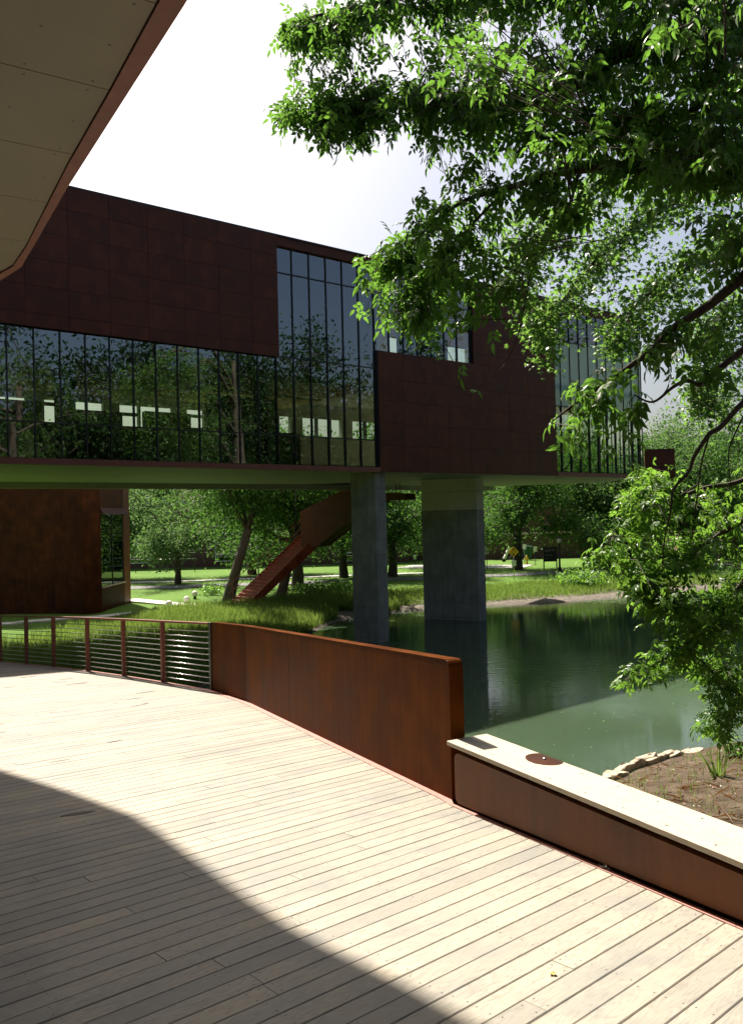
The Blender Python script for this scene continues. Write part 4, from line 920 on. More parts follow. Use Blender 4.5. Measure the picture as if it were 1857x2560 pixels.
SING_V = np.array([(0, 0, 0), (.3, .2, .02), (.65, .16, .0), (1, 0, -.1), (.65, -.16, 0), (.3, -.2, .02), (.5, 0, -.03)]); SING_F = np.array(LF)

def rand_dirs(n, rg): v = rg.normal(size=(n, 3)); return unit(v)
def make_tree_data(seed, hgt, th, cr, nleaf, ls, lean=(0, 0), trunk_r=.3, droop=0.0, fork=False):
    """bark mesh and leaf mesh of a broadleaf tree standing at the origin"""
    rg = np.random.default_rng(seed); m = MB(); ends = []
    top = np.array([lean[0] * th, lean[1] * th, th])
    m.tube([(0, 0, -.3), (0, 0, 0.05), tuple(top * .35 + rg.normal(size=3) * .05 * cr / 4), tuple(top)], [trunk_r * 1.7, trunk_r * 1.25, trunk_r * 1.0, trunk_r * .8], 10)
    nl = 3 if fork else 6
    for i in range(nl + 3):
        az = 2 * math.pi * i / (nl + 3) * 1.0 + rg.uniform(-.4, .4); el = rg.uniform(.35, 1.25) if i < nl else rg.uniform(.9, 1.45)
        L = (hgt - th) * rg.uniform(.55, .95) if el > .9 else cr * rg.uniform(.8, 1.1)
        d = np.array([math.cos(az) * math.cos(el), math.sin(az) * math.cos(el), math.sin(el)]); p = top.copy() * rg.uniform(.86, 1.0); pts = [p]
        for k_ in range(5):
            d = unit(d + rg.normal(size=3) * .22 + np.array([0, 0, .06 - droop * k_ * .12])); p = p + d * L / 5; pts.append(p)
        r0 = trunk_r * rg.uniform(.35, .6); m.tube(pts, list(np.linspace(r0, r0 * .18, 6)), 6)
        for k_ in range(2, 6):
            for _ in range(4):
                d2 = unit(rg.normal(size=3) + np.array([0, 0, .15 - droop])); L2 = cr * rg.uniform(.22, .5); e1 = pts[k_] + d2 * L2 * .5 + rg.normal(size=3) * .1; e2 = pts[k_] + d2 * L2 - np.array([0, 0, droop * L2 * .6])
                m.tube([pts[k_], e1, e2], [r0 * .22, r0 * .14, r0 * .06], 4, False); ends += [e1, e2, (pts[k_] + e1) / 2]
    E_ = np.array(ends); w = rg.uniform(.3, 1, len(E_)); idx = rg.choice(len(E_), nleaf, p=w / w.sum())
    sig = cr * .13; pos = E_[idx] + rg.normal(size=(nleaf, 3)) * sig * np.array([1, 1, .75])
    pos[:, 2] = np.maximum(pos[:, 2], th * .45)
    X = unit(rand_dirs(nleaf, rg) + np.array([0, 0, -.35])); Xf, Yf, Zf = frames(X, rg.uniform(-1.2, 1.2, nleaf))
    V, Fc, T_ = scatter(KITE, KITE_F, pos, Xf, Yf, Zf, ls * rg.uniform(.65, 1.3, nleaf), rg.random(nleaf))
    return m, (V, Fc, T_)
VAR = {}
for key, kw, lm in [('a', dict(seed=11, hgt=13, th=3.0, cr=5.0, nleaf=17000, ls=.27, trunk_r=.33), 'far_leaf'), ('b', dict(seed=23, hgt=15, th=3.4, cr=5.6, nleaf=19000, ls=.28, trunk_r=.38), 'far_leaf'),
                    ('c', dict(seed=37, hgt=18, th=4.0, cr=6.0, nleaf=20000, ls=.31, trunk_r=.4), 'far_leaf_pale'), ('d', dict(seed=41, hgt=12, th=4.2, cr=3.5, nleaf=8500, ls=.24, lean=(.30, .0), trunk_r=.30, fork=True, droop=.3), 'far_leaf'),
                    ('e', dict(seed=53, hgt=8.5, th=2.2, cr=3.0, nleaf=8000, ls=.22, trunk_r=.2, droop=.25), 'far_leaf_pale')]:
    mb, (V, Fc, T_) = make_tree_data(**kw); me = bpy.data.meshes.new('trunk_' + key); me.from_pydata([tuple(v) for v in mb.v], [], mb.f); me.polygons.foreach_set('use_smooth', mb.sm); me.materials.append(MAT['bark']); me.update()
    ml = np_mesh('foliage_' + key, V, Fc, T_); ml.materials.append(MAT[lm]); VAR[key] = (me, ml)
for kk, src in (('f', 'b'), ('g', 'c')):                                      # right bank copies, leaves darkened to keep their glass reflections dim
    ml = VAR[src][1].copy(); ml.materials.clear(); ml.materials.append(MAT['dark_leaf']); VAR[kk] = (VAR[src][0], ml)
def put_tree(key, x, y, sc, rot, label, group=None, name='tree'):
    e = empty(name, (x, y, gz(x, y)), label, 'tree', group); e.rotation_euler = (0, 0, rot); e.scale = (sc, sc, sc)
    link('trunk', VAR[key][0], e); f = link('crown', VAR[key][1], e); return e
rt = random.Random(8)
TREES = [('e', -15.35, 64.0, 1.15, 'young tree with a straight trunk on the lawn, nearest the steel pavilion'), ('d', -8.96, 50.3, 1.05, 'leaning forked tree just left of the hanging stair foot'), ('d', -5.95, 52.5, .95, 'leaning trunk rising behind the hanging stair, nearer one'),
         ('b', -5.2, 56.0, 1.0, 'straight trunk close behind the leaning tree by the stair'), ('a', -2.4, 67.1, 1.0, 'tree on the lawn just left of the slim pillar'), ('a', 1.6, 66.8, 1.05, 'tree on the lawn seen between the two pillars'),
         ('b', 12.7, 71.4, 1.05, 'forked tree behind the yellow warning sign'), ('b', 19.9, 71.9, 1.0, 'dark tree on the lawn right of the notice board'), ('c', 23.0, 73.5, .8, 'tree on the lawn, second right of the notice board'), ('a', 28.2, 74.0, 1.1, 'tree before the orange brick entrance'),
         ('c', 34, 79, .95, 'tall pale tree right of the orange brick entrance'), ('c', -22, 72, .85, 'tree behind the steel pavilion corner'), ('b', -11, 74, .95, 'broad tree on the far lawn behind the young tree'), ('a', 6.5, 79, .9, 'tree by the driveway behind the wide pier')]
for key, x, y, sc, lab in TREES: put_tree(key, x, y, sc, 0.0 if key == 'd' else rt.uniform(0, 6.28), lab)
for i, (key, x, y, sc) in enumerate([('c', 24, 104, 1.15), ('c', 33, 98, 1.2), ('b', 41, 95, 1.35), ('c', 49, 88, 1.1), ('b', 17, 112, 1.3), ('c', 56, 96, 1.3), ('a', 38, 84, 1.0), ('c', 46, 76, .9), ('b', -30, 110, 1.3), ('c', -18, 112, 1.1), ('b', -6, 112, 1.2), ('c', 6, 112, 1.1)]):
    put_tree(key, x, y, sc, rt.uniform(0, 6.28), 'tall tree in the belt beyond the brick building and the right end of the library', 'tree belt behind')
for i, (key, x, y, sc) in enumerate([('g', 34, 15, 1.45), ('f', 42, 22, 1.7), ('g', 40, 3, 1.6), ('f', 48, 12, 1.9), ('g', 54, 24, 1.75), ('f', 30, 2, 1.5), ('g', 46, -8, 1.7), ('f', 58, 2, 2.0), ('g', 62, 14, 1.9), ('f', 36, -14, 1.6), ('g', 74, 34, 1.7), ('f', 26, -6, 1.2), ('f', 28, 13, .9), ('g', 84, 46, 1.8)]):
    put_tree(key, x, y, sc, rt.uniform(0, 6.28), 'tree on the right bank, seen only as a reflection in the library glass', 'trees reflected in the glass')

# ---- foreground trees: limbs traced from the photograph, each at its own distance
def px3(pts): return [atd(x, y, d) for x, y, d in pts]
def smooth(P, n=6):
    P = np.array(P); out = []
    for i in range(len(P) - 1):
        p0, p1, p2, p3 = P[max(i - 1, 0)], P[i], P[i + 1], P[min(i + 2, len(P) - 1)]
        for k_ in range(n):
            t_ = k_ / n; out.append(.5 * ((2 * p1) + (-p0 + p2) * t_ + (2 * p0 - 5 * p1 + 4 * p2 - p3) * t_ * t_ + (-p0 + 3 * p1 - 3 * p2 + p3) * t_ ** 3))
    out.append(P[-1]); return np.array(out)
def shade_ok(P):
    """False where a leaf would shade the sunlit deck or bench (the photograph shows none)"""
    t_ = (P[:, 2] - 3.5) / SUN[2]; Q = P[:, :2] - SUN[None, :2] * t_[:, None]
    line = (Q - np.array([0.9, 6.3])) @ np.array([.874, .486])           # right of the bench back edge
    return (line > 0.12) | (Q[:, 1] < 0)
def in_poly(x, y, poly):
    P = np.array(poly); ins = np.zeros(len(x), bool)
    for a, b_ in zip(P, np.roll(P, -1, 0)):
        c = (a[1] > y) != (b_[1] > y); ins ^= c & (x < a[0] + (y - a[1]) / (b_[1] - a[1] + 1e-9) * (b_[0] - a[0]))
    return ins
def crown_points(poly, n, depth, jit, rg):
    P = np.array(poly); out = []
    while len(out) < n:
        x = rg.uniform(P[:, 0].min(), P[:, 0].max(), 400); y = rg.uniform(P[:, 1].min(), P[:, 1].max(), 400); k_ = in_poly(x, y, poly)
        for a, b_ in zip(x[k_], y[k_]):
            out.append(atd(a, b_, depth(a, b_) + rg.normal() * jit))
    return np.array(out[:n])
def grow(e, limbs, radii, clusters, tv, tf, per, lsize, lmat, rg, spread, droop, twig_r=.006, individual=0):
    allp = []
    for L, (r0, r1) in zip(limbs, radii):
        S = smooth(L); allp.append(S); m = MB(); m.tube(S, list(np.linspace(r0, r1, len(S))), 8); m.build('limb', 'bark', e)
    allp = np.concatenate(allp); m = MB(); LP = []; LD = []
    for c in clusters:
        d = np.linalg.norm(allp - c, axis=1) + .25 * np.maximum(c[2] - allp[:, 2], 0); a = allp[np.argmin(d)]; v = c - a; L = np.linalg.norm(v)
        if L > 3.2: a = c - unit(v) * 1.6 + np.array([0, 0, .25]); v = c - a; L = 1.6
        mid = a + v * .55 + np.array([0, 0, .10 * L]) + rg.normal(size=3) * .05 * L
        m.tube([a, mid, c], [twig_r * (1.3 + .5 * L), twig_r * (1 + .2 * L), twig_r * .6], 4, False)
        ends = unit(v) * (1 - droop) + np.array([0, 0, -droop])
        for k_ in range(per):
            u = (k_ + rg.uniform(.1, 1.1)) / per; lo = max(0.0, 1 - 1.5 / max(L, 1e-3)); u = lo + (1 - lo) * u
            q = (a + (mid - a) * (u / .55)) if u < .55 else (mid + (c - mid) * (u - .55) / .45)
            sd = np.cross(unit(v), [0, 0, 1.]); sd = unit(sd) * (1 if k_ % 2 else -1)
            LP.append(q + rg.normal(size=3) * spread); LD.append(unit(ends * .55 + sd * .75 + rg.normal(size=3) * .38 + np.array([0, 0, -droop * .7])))
    m.build('twigs', 'bark', e)['kind'] = 'stuff'
    LP = np.array(LP); LD = np.array(LD); k_ = shade_ok(LP); LP, LD = LP[k_], LD[k_]; n = len(LP)
    sc = lsize * rg.uniform(.7, 1.25, n); roll = rg.normal(size=n) * .75; X, Y, Z = frames(LD, roll); tone = rg.random(n)
    if individual:
        dist = np.linalg.norm(LP - CAM, axis=1) / sc; vis_ = np.array([pinview(p) for p in LP]); order = np.argsort(np.where(vis_, dist, 1e6))[:individual]
        me = np_mesh('leaf', tv, tf, np.full(len(tv), .3)); me.materials.append(MAT[lmat])
        for i in order:
            o = link('leaf', me, e); M4 = Matrix([[X[i][0] * sc[i], Y[i][0] * sc[i], Z[i][0] * sc[i], LP[i][0] - e.location[0]], [X[i][1] * sc[i], Y[i][1] * sc[i], Z[i][1] * sc[i], LP[i][1] - e.location[1]], [X[i][2] * sc[i], Y[i][2] * sc[i], Z[i][2] * sc[i], LP[i][2] - e.location[2]], [0, 0, 0, 1]]); o.matrix_local = M4
        keep = np.ones(n, bool); keep[order] = False; LP, X, Y, Z, sc, tone = LP[keep], X[keep], Y[keep], Z[keep], sc[keep], tone[keep]
    V, Fc, T_ = scatter(tv, tf, LP, X, Y, Z, sc, tone); me = np_mesh('foliage', V - np.array(e.location), Fc, T_); o = link('foliage', me, e, lmat); o['kind'] = 'stuff'; return n
rg = np.random.default_rng(21)
# 1 ash: trunk outside the frame at right
TX, TY = 8.2, 11.5; tg = gz(TX, TY)
ash = empty('ash_tree', (TX, TY, tg), 'large ash tree with long dark limbs and hanging leaflets, reaching in from the upper right', 'tree')
def dA(x, y): return float(np.interp(x, [640, 900, 1150, 1450, 1857, 2100], [15.2, 14.2, 12.6, 11.2, 10.2, 10.0]))
m = MB(); m.tube(smooth([(TX, TY, tg - .4), (TX, TY, tg + .2), (TX - .1, TY - .05, tg + 4), (TX - .2, TY + .2, tg + 8), (TX - .5, TY + .6, tg + 13)], 4), list(np.linspace(.55, .16, 17)), 12); m.build('trunk', 'bark', ash)
LA_ = lambda pts: px3([(x, y, dA(x, y)) for x, y in pts])
trunk_at = lambda h: np.array([TX - .15, TY, tg + h])
limbs = [[trunk_at(9.0)] + LA_([(1857, 104), (1770, 86), (1681, 93), (1591, 114), (1520, 150), (1431, 214), (1377, 250), (1270, 266), (1196, 267), (1080, 250), (960, 255), (840, 280), (720, 292)]),
         [trunk_at(6.5)] + LA_([(1857, 457), (1788, 446), (1698, 430), (1627, 423), (1520, 416), (1448, 423), (1384, 432), (1270, 470), (1165, 500), (1080, 560), (1000, 640)]),
         [trunk_at(11.0)] + LA_([(1857, -40), (1600, -60), (1300, -50), (1050, -20), (900, 20), (790, 40), (715, 70)]),
         [trunk_at(11.5)] + LA_([(1900, -250), (1500, -260), (1150, -200), (950, -120), (850, -60)]),
         LA_([(1448, 423), (1420, 520), (1370, 600), (1325, 690), (1310, 770), (1290, 850), (1255, 920), (1200, 965), (1166, 972)]),
         LA_([(1270, 470), (1180, 560), (1090, 660), (1050, 730), (1040, 800)]),
         [trunk_at(7.2)] + LA_([(1857, 300), (1700, 290), (1560, 300), (1450, 330), (1330, 350)])]
rad = [(.16, .012), (.13, .012), (.12, .010), (.12, .010), (.022, .004), (.025, .004), (.07, .012)]
UP = [(690, 290), (720, 50), (760, 20), (770, -30), (1900, -30), (1900, 520), (1690, 470), (1560, 520), (1400, 560), (1300, 640), (1230, 760), (1100, 830), (1040, 830), (900, 790), (930, 700), (960, 560), (1040, 480), (1060, 380), (990, 330), (900, 370), (800, 350), (760, 300)]
cl = crown_points(UP, 560, dA, 1.1, rg)
cl = np.concatenate([cl, crown_points([(1100, -20), (1857, -20), (1857, 420), (1200, 420), (1050, 250)], 120, dA, 1.3, rg), crown_points([(900, -200), (1900, -260), (1900, -30), (780, -30)], 200, dA, 1.2, rg),
                     crown_points([(880, 640), (1050, 600), (1170, 690), (1170, 800), (1045, 850), (1000, 800), (900, 790)], 45, dA, .5, rg), crown_points([(690, 250), (950, 200), (980, 350), (870, 390), (700, 330)], 80, dA, .5, rg), crown_points([(715, 40), (900, 10), (930, 130), (800, 140), (725, 110)], 50, dA, .5, rg)])
def rest_of_crown(c, R, n):
    q = rg.normal(size=(n * 3, 3)); q = unit(q) * rg.uniform(.35, 1, (len(q), 1)) ** .5 * np.array(R) + np.array(c)
    k_ = np.array([not pinview(p) for p in q]); return q[k_ & shade_ok(q)][:n]
limbs += [[trunk_at(h_), trunk_at(h_) + np.array([dx * .5, dy * .5, 1.2]), trunk_at(h_) + np.array([dx, dy, 1.6])] for h_, dx, dy in [(6, 4, 2), (7, 3, -5), (8, 5, -2), (9, -1, -6), (10, 3, 4), (11, -3, -4)]]; rad += [(.11, .015)] * 6
cl = np.concatenate([cl, rest_of_crown((8.3, 8.0, 12.0), (6.5, 8.0, 5.5), 520)])          # the side of the crown that lies outside the picture
grow(ash, limbs, rad, cl, ASH_V, ASH_F, 6, .265, 'ash_leaf', rg, .09, .45, individual=220)
# near dark branches of the same kind of tree, lower right
nb_ = empty('overhanging_ash', (7.4, 8.2, gz(7.4, 8.2)), 'nearer ash with big dark leaves, its bare limbs slanting down before the library end', 'tree')
m = MB(); m.tube(smooth([(7.4, 8.2, gz(7.4, 8.2) - .4), (7.4, 8.2, 1.5), (7.2, 8.2, 6), (6.9, 8.4, 10)], 4), list(np.linspace(.34, .1, 13)), 10); m.build('trunk', 'bark', nb_)
dN = lambda x, y: 8.2
LN = lambda pts: px3([(x, y, 8.2) for x, y in pts])
limbs = [[np.array([7.1, 8.2, 8.4])] + LN([(1990, 590), (1857, 693), (1770, 764), (1681, 821), (1627, 875), (1520, 954), (1450, 1000), (1374, 1057)]), [np.array([7.3, 8.2, 7.2])] + LN([(1960, 800), (1857, 875), (1798, 921), (1752, 961), (1716, 952), (1681, 968), (1631, 1005), (1584, 987)]),
         [np.array([7.4, 8.2, 6.6])] + LN([(1980, 900), (1857, 1006), (1802, 1066), (1773, 1084), (1751, 1115), (1733, 1144), (1719, 1182), (1683, 1223), (1675, 1279), (1660, 1350), (1655, 1430)]), LN([(1773, 1084), (1752, 1160), (1742, 1240), (1730, 1330), (1740, 1400)]), LN([(1857, 1040), (1822, 1120), (1822, 1180), (1830, 1240)])]
cl = np.concatenate([crown_points([(1400, 960), (1560, 880), (1600, 1000), (1560, 1100), (1440, 1110), (1395, 1060)], 24, dN, .3, rg), crown_points([(1580, 830), (1700, 780), (1800, 800), (1800, 900), (1720, 960), (1620, 940)], 24, dN, .3, rg), crown_points([(1700, 500), (1880, 450), (1880, 760), (1760, 740)], 26, dN, .4, rg), crown_points([(1180, 630), (1330, 640), (1330, 700), (1200, 690)], 7, lambda x, y: 11.5, .2, rg), crown_points([(1000, 120), (1200, 60), (1210, 200), (1000, 240)], 16, lambda x, y: 9.0, .3, rg)])
grow(nb_, limbs, [(.07, .008), (.045, .007), (.035, .005), (.011, .003), (.010, .003)], cl, ASH_V, ASH_F, 3, .235, 'ash_leaf', rg, .05, .5, .0035, individual=80)
# 2 silver maple, farther back over the pond edge
mp_ = empty('maple_tree', (16.5, 22.5, gz(16.5, 22.5)), 'paler small leaved maple drooping behind the ash, before the library end', 'tree'); g = gz(16.5, 22.5)
m = MB(); m.tube(smooth([(16.5, 22.5, g - .4), (16.5, 22.5, 1.5), (16.2, 22.6, 8), (15.4, 22.8, 16)], 4), list(np.linspace(.5, .12, 13)), 10); m.build('trunk', 'bark', mp_)
def dM(x, y): return float(np.interp(x, [1200, 1857], [21.0, 23.0]))
LM = lambda pts: px3([(x, y, dM(x, y)) for x, y in pts])
limbs = [[np.array([15.8, 22.7, 13])] + LM([(1900, 420), (1750, 470), (1600, 560), (1480, 660), (1400, 760), (1330, 850)]), [np.array([16.0, 22.7, 11])] + LM([(1900, 600), (1780, 640), (1640, 720), (1560, 800), (1530, 860)]), [np.array([16.3, 22.6, 9])] + LM([(1880, 760), (1800, 820), (1740, 900), (1720, 1000)]),
         [np.array([15.6, 22.7, 14])] + LM([(1870, 330), (1700, 360), (1500, 470), (1360, 600), (1290, 720)]), LM([(1400, 760), (1350, 820), (1355, 900)])]
cl = np.concatenate([crown_points([(1230, 520), (1500, 430), (1880, 440), (1880, 760), (1650, 800), (1600, 860), (1500, 880), (1400, 800), (1290, 760), (1230, 680)], 420, dM, 1.2, rg), crown_points([(1290, 770), (1400, 770), (1400, 860), (1385, 910), (1330, 870)], 36, dM, .5, rg), crown_points([(1680, 760), (1880, 740), (1880, 1090), (1770, 1080), (1700, 940)], 150, dM, 1.0, rg), crown_points([(1500, 860), (1600, 830), (1590, 900), (1520, 900)], 14, dM, .4, rg)])
grow(mp_, limbs, [(.14, .01), (.11, .01), (.1, .01), (.12, .01), (.014, .005)], cl, MAP_V, MAP_F, 20, .19, 'maple_leaf', rg, .22, .35, .006)
# 3 box elder on the near bank
el = empty('box_elder', (7.6, 13.2, gz(7.6, 13.2)), 'bright green box elder leaning over the pond at the lower right', 'tree'); g = gz(7.6, 13.2)
m = MB(); m.tube(smooth([(7.6, 13.2, g - .3), (7.55, 13.2, 1.2), (7.2, 13.3, 4), (7.0, 13.4, 7.5)], 4), list(np.linspace(.22, .06, 13)), 8); m.build('trunk', 'bark', el)
def dE(x, y): return 13.2
LE = lambda pts: px3([(x, y, dE(x, y)) for x, y in pts])
limbs = [[np.array([7.3, 13.2, 4.2])] + LE([(1900, 1420), (1840, 1480), (1780, 1560), (1700, 1620), (1620, 1670), (1560, 1700)]), [np.array([7.5, 13.2, 2.5])] + LE([(1900, 1800), (1850, 1740), (1790, 1690), (1730, 1640), (1640, 1650)]), [np.array([7.1, 13.3, 5.6])] + LE([(1857, 1300), (1760, 1360), (1680, 1390), (1560, 1400), (1490, 1390)]), [np.array([7.0, 13.3, 6.4])] + LE([(1857, 1200), (1760, 1220), (1650, 1260), (1560, 1300), (1520, 1350)]), LE([(1840, 1480), (1800, 1520), (1700, 1520), (1620, 1470), (1600, 1420)]), LE([(1850, 1740), (1800, 1800), (1770, 1830)])]
cl = np.concatenate([crown_points([(1560, 1170), (1660, 1150), (1700, 1250), (1660, 1380), (1600, 1480), (1540, 1440), (1470, 1400), (1490, 1370), (1560, 1340), (1540, 1290)], 110, dE, .6, rg), crown_points([(1700, 1270), (1880, 1200), (1880, 1640), (1760, 1600), (1680, 1500), (1640, 1400)], 130, dE, .7, rg), crown_points([(1600, 1480), (1760, 1480), (1880, 1560), (1880, 1830), (1800, 1800), (1740, 1740), (1690, 1640), (1600, 1540)], 125, dE, .6, rg),
                     crown_points([(1560, 1700), (1640, 1640), (1720, 1610), (1740, 1650), (1640, 1680), (1580, 1730)], 26, dE, .3, rg), crown_points([(1545, 1430), (1680, 1440), (1690, 1530), (1620, 1550), (1570, 1480)], 40, dE, .4, rg), crown_points([(1740, 1800), (1830, 1760), (1850, 1850), (1770, 1850)], 14, dE, .3, rg)])
grow(el, limbs, [(.06, .008), (.05, .008), (.06, .008), (.05, .008), (.02, .005), (.015, .005)], cl, ELD_V, ELD_F, 6, .185, 'elder_leaf', rg, .09, .3, .004)

# ---- grass, weeds, shrubs
BL_V = np.array([(-.5, 0, 0), (.5, 0, 0), (-.36, .18, .55), (.36, .18, .55), (0, .55, 1.0)]); BL_F = np.array([(0, 1, 3), (0, 3, 2), (2, 3, 4)])
def grass(name, polys, n, h0, h1, wid, seed, label, dmin=.15, dmax=99, bend=.45):
    r_ = np.random.default_rng(seed); P = []
    for poly, fr in polys:
        Q = np.array(poly); need = int(n * fr); got = 0
        while got < need:
            x = r_.uniform(Q[:, 0].min(), Q[:, 0].max(), 4000); y = r_.uniform(Q[:, 1].min(), Q[:, 1].max(), 4000); k_ = in_poly(x, y, poly); x, y = x[k_], y[k_]; d = shore_dist(np.c_[x, y]); k_ = (d > dmin) & (d < dmax) & (hsh(x * 2.1, y * 2.3) + r_.normal(size=len(x)) * .4 > -.7)
            P.append(np.c_[x[k_], y[k_]]); got += k_.sum()
            if not k_.any(): break
    P = np.concatenate(P); z = gheight(P); k_ = len(P); a = r_.uniform(0, 6.28, k_); hh = r_.uniform(h0, h1, k_) * (1 + .3 * hsh(P[:, 0] * 1.2, P[:, 1]))
    ca, sa = np.cos(a), np.sin(a); X = np.c_[ca, sa, 0 * a] * (wid / hh)[:, None]; Y = np.c_[-sa, ca, 0 * a] * r_.uniform(.2, 1.2, k_)[:, None] * bend; Z = np.tile([0, 0, 1.], (k_, 1)) + np.c_[r_.normal(size=(k_, 2)) * .12, np.zeros(k_)]
    V, Fc, T_ = scatter(BL_V, BL_F, np.c_[P, z - .02], X, Y, Z, hh, r_.random(k_)); tag(link(name, np_mesh(name, V, Fc, T_), None, 'grass_blade'), label, 'grass', kind='stuff')
grass('tall_grass', [([(-13, 36), (-2, 36), (-2, 46), (-4, 50), (-9.0, 46.8), (-12, 44.5)], .75), ([(-4, 46), (1.5, 46), (1.5, 49), (-4, 52)], .25)], 42000, .22, .55, .028, 1, 'tall sunlit grass on the bank below the stair')
grass('shore_grass', [([(-1, 46), (30, 52), (30, 62), (12, 58), (0, 54)], 1.0)], 30000, .12, .34, .03, 2, 'rough grass along the far shore', 0.9, 9)
grass('weeds', [([(-18, 19), (-3.0, 15), (-3.5, 36), (-14, 38)], 1.0)], 30000, .2, .6, .03, 3, 'shaded weeds behind the cable railing', .1)
def shrub(px_, py_, zz, R, hgt, n, ls, lmat, label, seed, tv=SING_V, tf=SING_F):
    r_ = np.random.default_rng(seed); q = atz(px_, py_, zz); g = gz(q[0], q[1]); e = empty('shrub', (q[0], q[1], g), label, 'shrub'); m = MB(); ends = []
    for i in range(14):
        d = unit(np.array([r_.normal(), r_.normal(), 1.3 + r_.random()])); L = hgt * r_.uniform(.6, 1.05); p1 = np.array([q[0], q[1], g]) + np.array([r_.normal() * R * .35, r_.normal() * R * .3, 0]); p2 = p1 + d * L * .6 + np.array([0, 0, .05]); p3 = p2 + unit(d + r_.normal(size=3) * .4) * L * .4; m.tube([p1 - [0, 0, .05], p2, p3], [.014, .01, .005], 5); ends += [p2, p3, (p1 + p2) / 2, (p2 + p3) / 2]
    m.build('stem', 'bark', e); E_ = np.array(ends); pos = E_[r_.integers(0, len(E_), n)] + r_.normal(size=(n, 3)) * np.array([R * .3, R * .3, hgt * .12]); pos[:, 2] = np.maximum(pos[:, 2], g + .04)
    X, Y, Z = frames(unit(rand_dirs(n, r_) + np.array([0, 0, -.1])), r_.normal(size=n) * .6); V, Fc, T_ = scatter(tv, tf, pos, X, Y, Z, ls * r_.uniform(.6, 1.3, n), r_.random(n)); link('foliage', np_mesh('foliage', V - np.array(e.location), Fc, T_), e, lmat)
shrub(1440, 1470, .3, 2.0, 1.0, 1600, .22, 'elder_leaf', 'rounded green shrub on the far shore below the notice board', 1)
shrub(845, 1482, .6, 1.9, .8, 1300, .2, 'elder_leaf', 'bright leafy bush between the stair and the slim pillar', 2)
shrub(775, 1485, .6, 1.4, .7, 800, .2, 'elder_leaf', 'leafy bush at the foot of the leaning trunk behind the stair', 3)
shrub(530, 1490, .6, .9, .7, 500, .18, 'elder_leaf', 'small leafy bush left of the stair foot', 4)
shrub(1842, 1900, .25, .35, .35, 140, .12, 'elder_leaf', 'small leafy seedling at the pond edge far right', 6)
# sword leaved clump on the near bank
q = atz(1590 * K, 1712 * K, .5); x, y, g = q[0], q[1], gz(q[0], q[1]); e = empty('iris_clump', (x, y, g), 'clump of sword shaped leaves on the bare near bank', 'plant'); r_ = np.random.default_rng(4)
for i in range(26):
    a = r_.uniform(0, 6.28); L = r_.uniform(.4, .75); ln = r_.uniform(.1, .6); b_ = np.array([x + .12 * math.cos(a) * r_.random(), y + .12 * math.sin(a) * r_.random(), g - .03]); d = np.array([math.cos(a) * ln, math.sin(a) * ln, 1.]); d = unit(d); sd = unit(np.cross(d, [math.cos(a + .4), math.sin(a + .4), .1])) * .016
    m = MB(); p1 = b_ + d * L * .5; p2 = b_ + d * L + np.array([math.cos(a), math.sin(a), -.6]) * .1 * ln; m.add([b_ - sd, b_ + sd, p1 - sd, p1 + sd, p2], [(0, 1, 3, 2), (2, 3, 4)]); m.build('blade', 'grass_blade', e, tone=float(r_.random() * .4))
# dead leaves and twigs on the bare bank
r_ = np.random.default_rng(12); P = np.c_[r_.uniform(2.5, 14, 9000), r_.uniform(6, 21, 9000)]; d = shore_dist(P); P = P[(d > .25) & (hsh(P[:, 0] * 3, P[:, 1] * 3) + r_.normal(size=len(P)) * .5 > -.1)][:3600]; n_ = len(P); a = r_.uniform(0, 6.28, n_)
X = np.c_[np.cos(a), np.sin(a), r_.normal(size=n_) * .25]; Xf, Yf, Zf = frames(X, r_.normal(size=n_) * .35); tw_ = r_.random(n_) < .3; Yf[tw_] *= .09; V, Fc, T_ = scatter(KITE, KITE_F, np.c_[P, gheight(P) + .012], Xf, Yf, Zf, np.where(tw_, r_.uniform(.15, .5, n_), r_.uniform(.04, .11, n_)), r_.random(n_))
tag(link('leaf_litter', np_mesh('leaf_litter', V, Fc, T_), None, 'dry_leaf'), 'dead leaves and twigs strewn on the bare near bank', 'leaf litter', kind='stuff')
grass('bank_weeds', [([(3, 8), (14, 10), (14, 21), (4, 16)], 1.0)], 2500, .06, .22, .014, 9, 'sparse weeds on the bare near bank', .2)
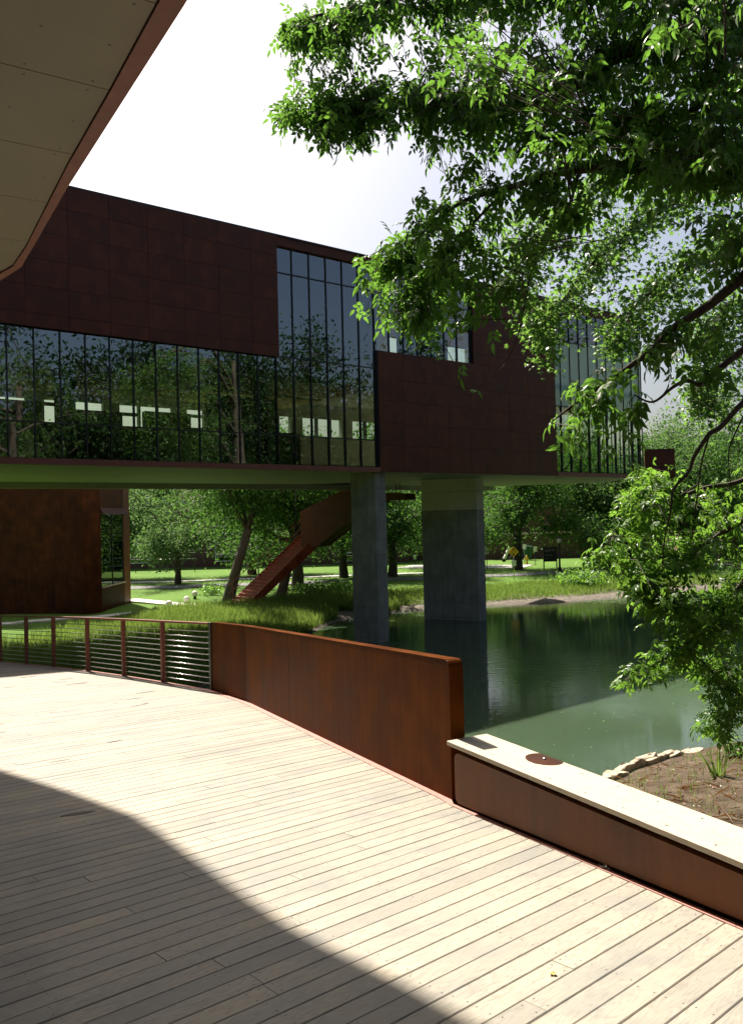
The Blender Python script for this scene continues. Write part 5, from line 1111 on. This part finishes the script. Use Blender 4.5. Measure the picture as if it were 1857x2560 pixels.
# limestone edging along the near shore
for i, (px_, py_) in enumerate([(1530, 1948), (1555, 1930), (1575, 1917), (1592, 1912), (1622, 1900), (1648, 1896), (1668, 1891), (1692, 1890), (1718, 1884), (1740, 1886), (1545, 1940), (1565, 1926), (1608, 1908), (1635, 1902)]):
    q = atz(px_, py_, .1); r_ = np.random.default_rng(i); m = MB(); n = 9; R = .10 + .14 * r_.random(); an = r_.uniform(.2, .7)
    pts = [(q[0] + R * (1.3 * math.cos(a) * math.cos(an) - .6 * math.sin(a) * math.sin(an)) * r_.uniform(.8, 1.1), q[1] + .15 + R * (1.3 * math.cos(a) * math.sin(an) + .6 * math.sin(a) * math.cos(an)) * r_.uniform(.8, 1.1)) for a in np.linspace(0, 6.28, n, endpoint=False)]
    m.prism(pts, -.1, lambda X, Y: .14 + .05 * math.sin(X * 9 + Y * 7)); o = m.build('edging_stone', 'limestone', None, bevel=.03)
    tag(o, 'small flat limestone in the row edging the near bank', 'stone', 'edging stones on the near shore')
# fallen leaf and blossom litter on the deck
def deck_at(px_, py_): d = ray(px_, py_); return CAM + d * (((P0 - CAM) @ NRM) / (d @ NRM))
c = deck_at(1383, 2437); m = MB(); vs = [c + NRM * (.004 + .006 * (i % 2)) + .016 * (EX * math.cos(a) * (1.3 if i % 2 else .7) + EY * math.sin(a)) for i, a in enumerate(np.linspace(0, 6.28, 7, endpoint=False))]; m.add(vs + [c + NRM * .003], [(i, (i + 1) % 7, 7) for i in range(7)]); tag(m.build('fallen_leaf', 'fallen_leaf'), 'small curled yellow leaf lying on the sunlit boards', 'leaf')
c = deck_at(1512, 2173); m = MB(); r_ = np.random.default_rng(6)
for i in range(26):
    q = c + EX * r_.normal() * .02 + EY * r_.normal() * .018 + NRM * (.008 + .012 * r_.random()); u = rand_dirs(2, r_) * .009; m.face([q, q + u[0], q + u[0] + u[1], q + u[1]])
tag(m.build('blossom_litter', 'white_paint'), 'little heap of pale blossom litter on the kerb below the bench', 'litter')

# specks and leaves floating on the pond
r_ = np.random.default_rng(31); P = np.c_[r_.uniform(-4, 26, 900), r_.uniform(14, 48, 900)]; P = P[shore_dist(P) < -.3][:420]; n_ = len(P); a = r_.uniform(0, 6.28, n_)
X = np.c_[np.cos(a), np.sin(a), 0 * a]; Y = np.c_[-np.sin(a), np.cos(a), 0 * a]; Z = np.tile([0, 0, 1.], (n_, 1)); V, Fc, T_ = scatter(KITE * np.array([1, 1.2, .2]), KITE_F, np.c_[P, np.full(n_, .006)], X, Y, Z, r_.uniform(.03, .11, n_), r_.random(n_))
tag(link('floating_leaves', np_mesh('floating_leaves', V, Fc, T_), None, 'elder_leaf'), 'small leaves and specks floating on the green pond', 'leaf litter', kind='stuff')
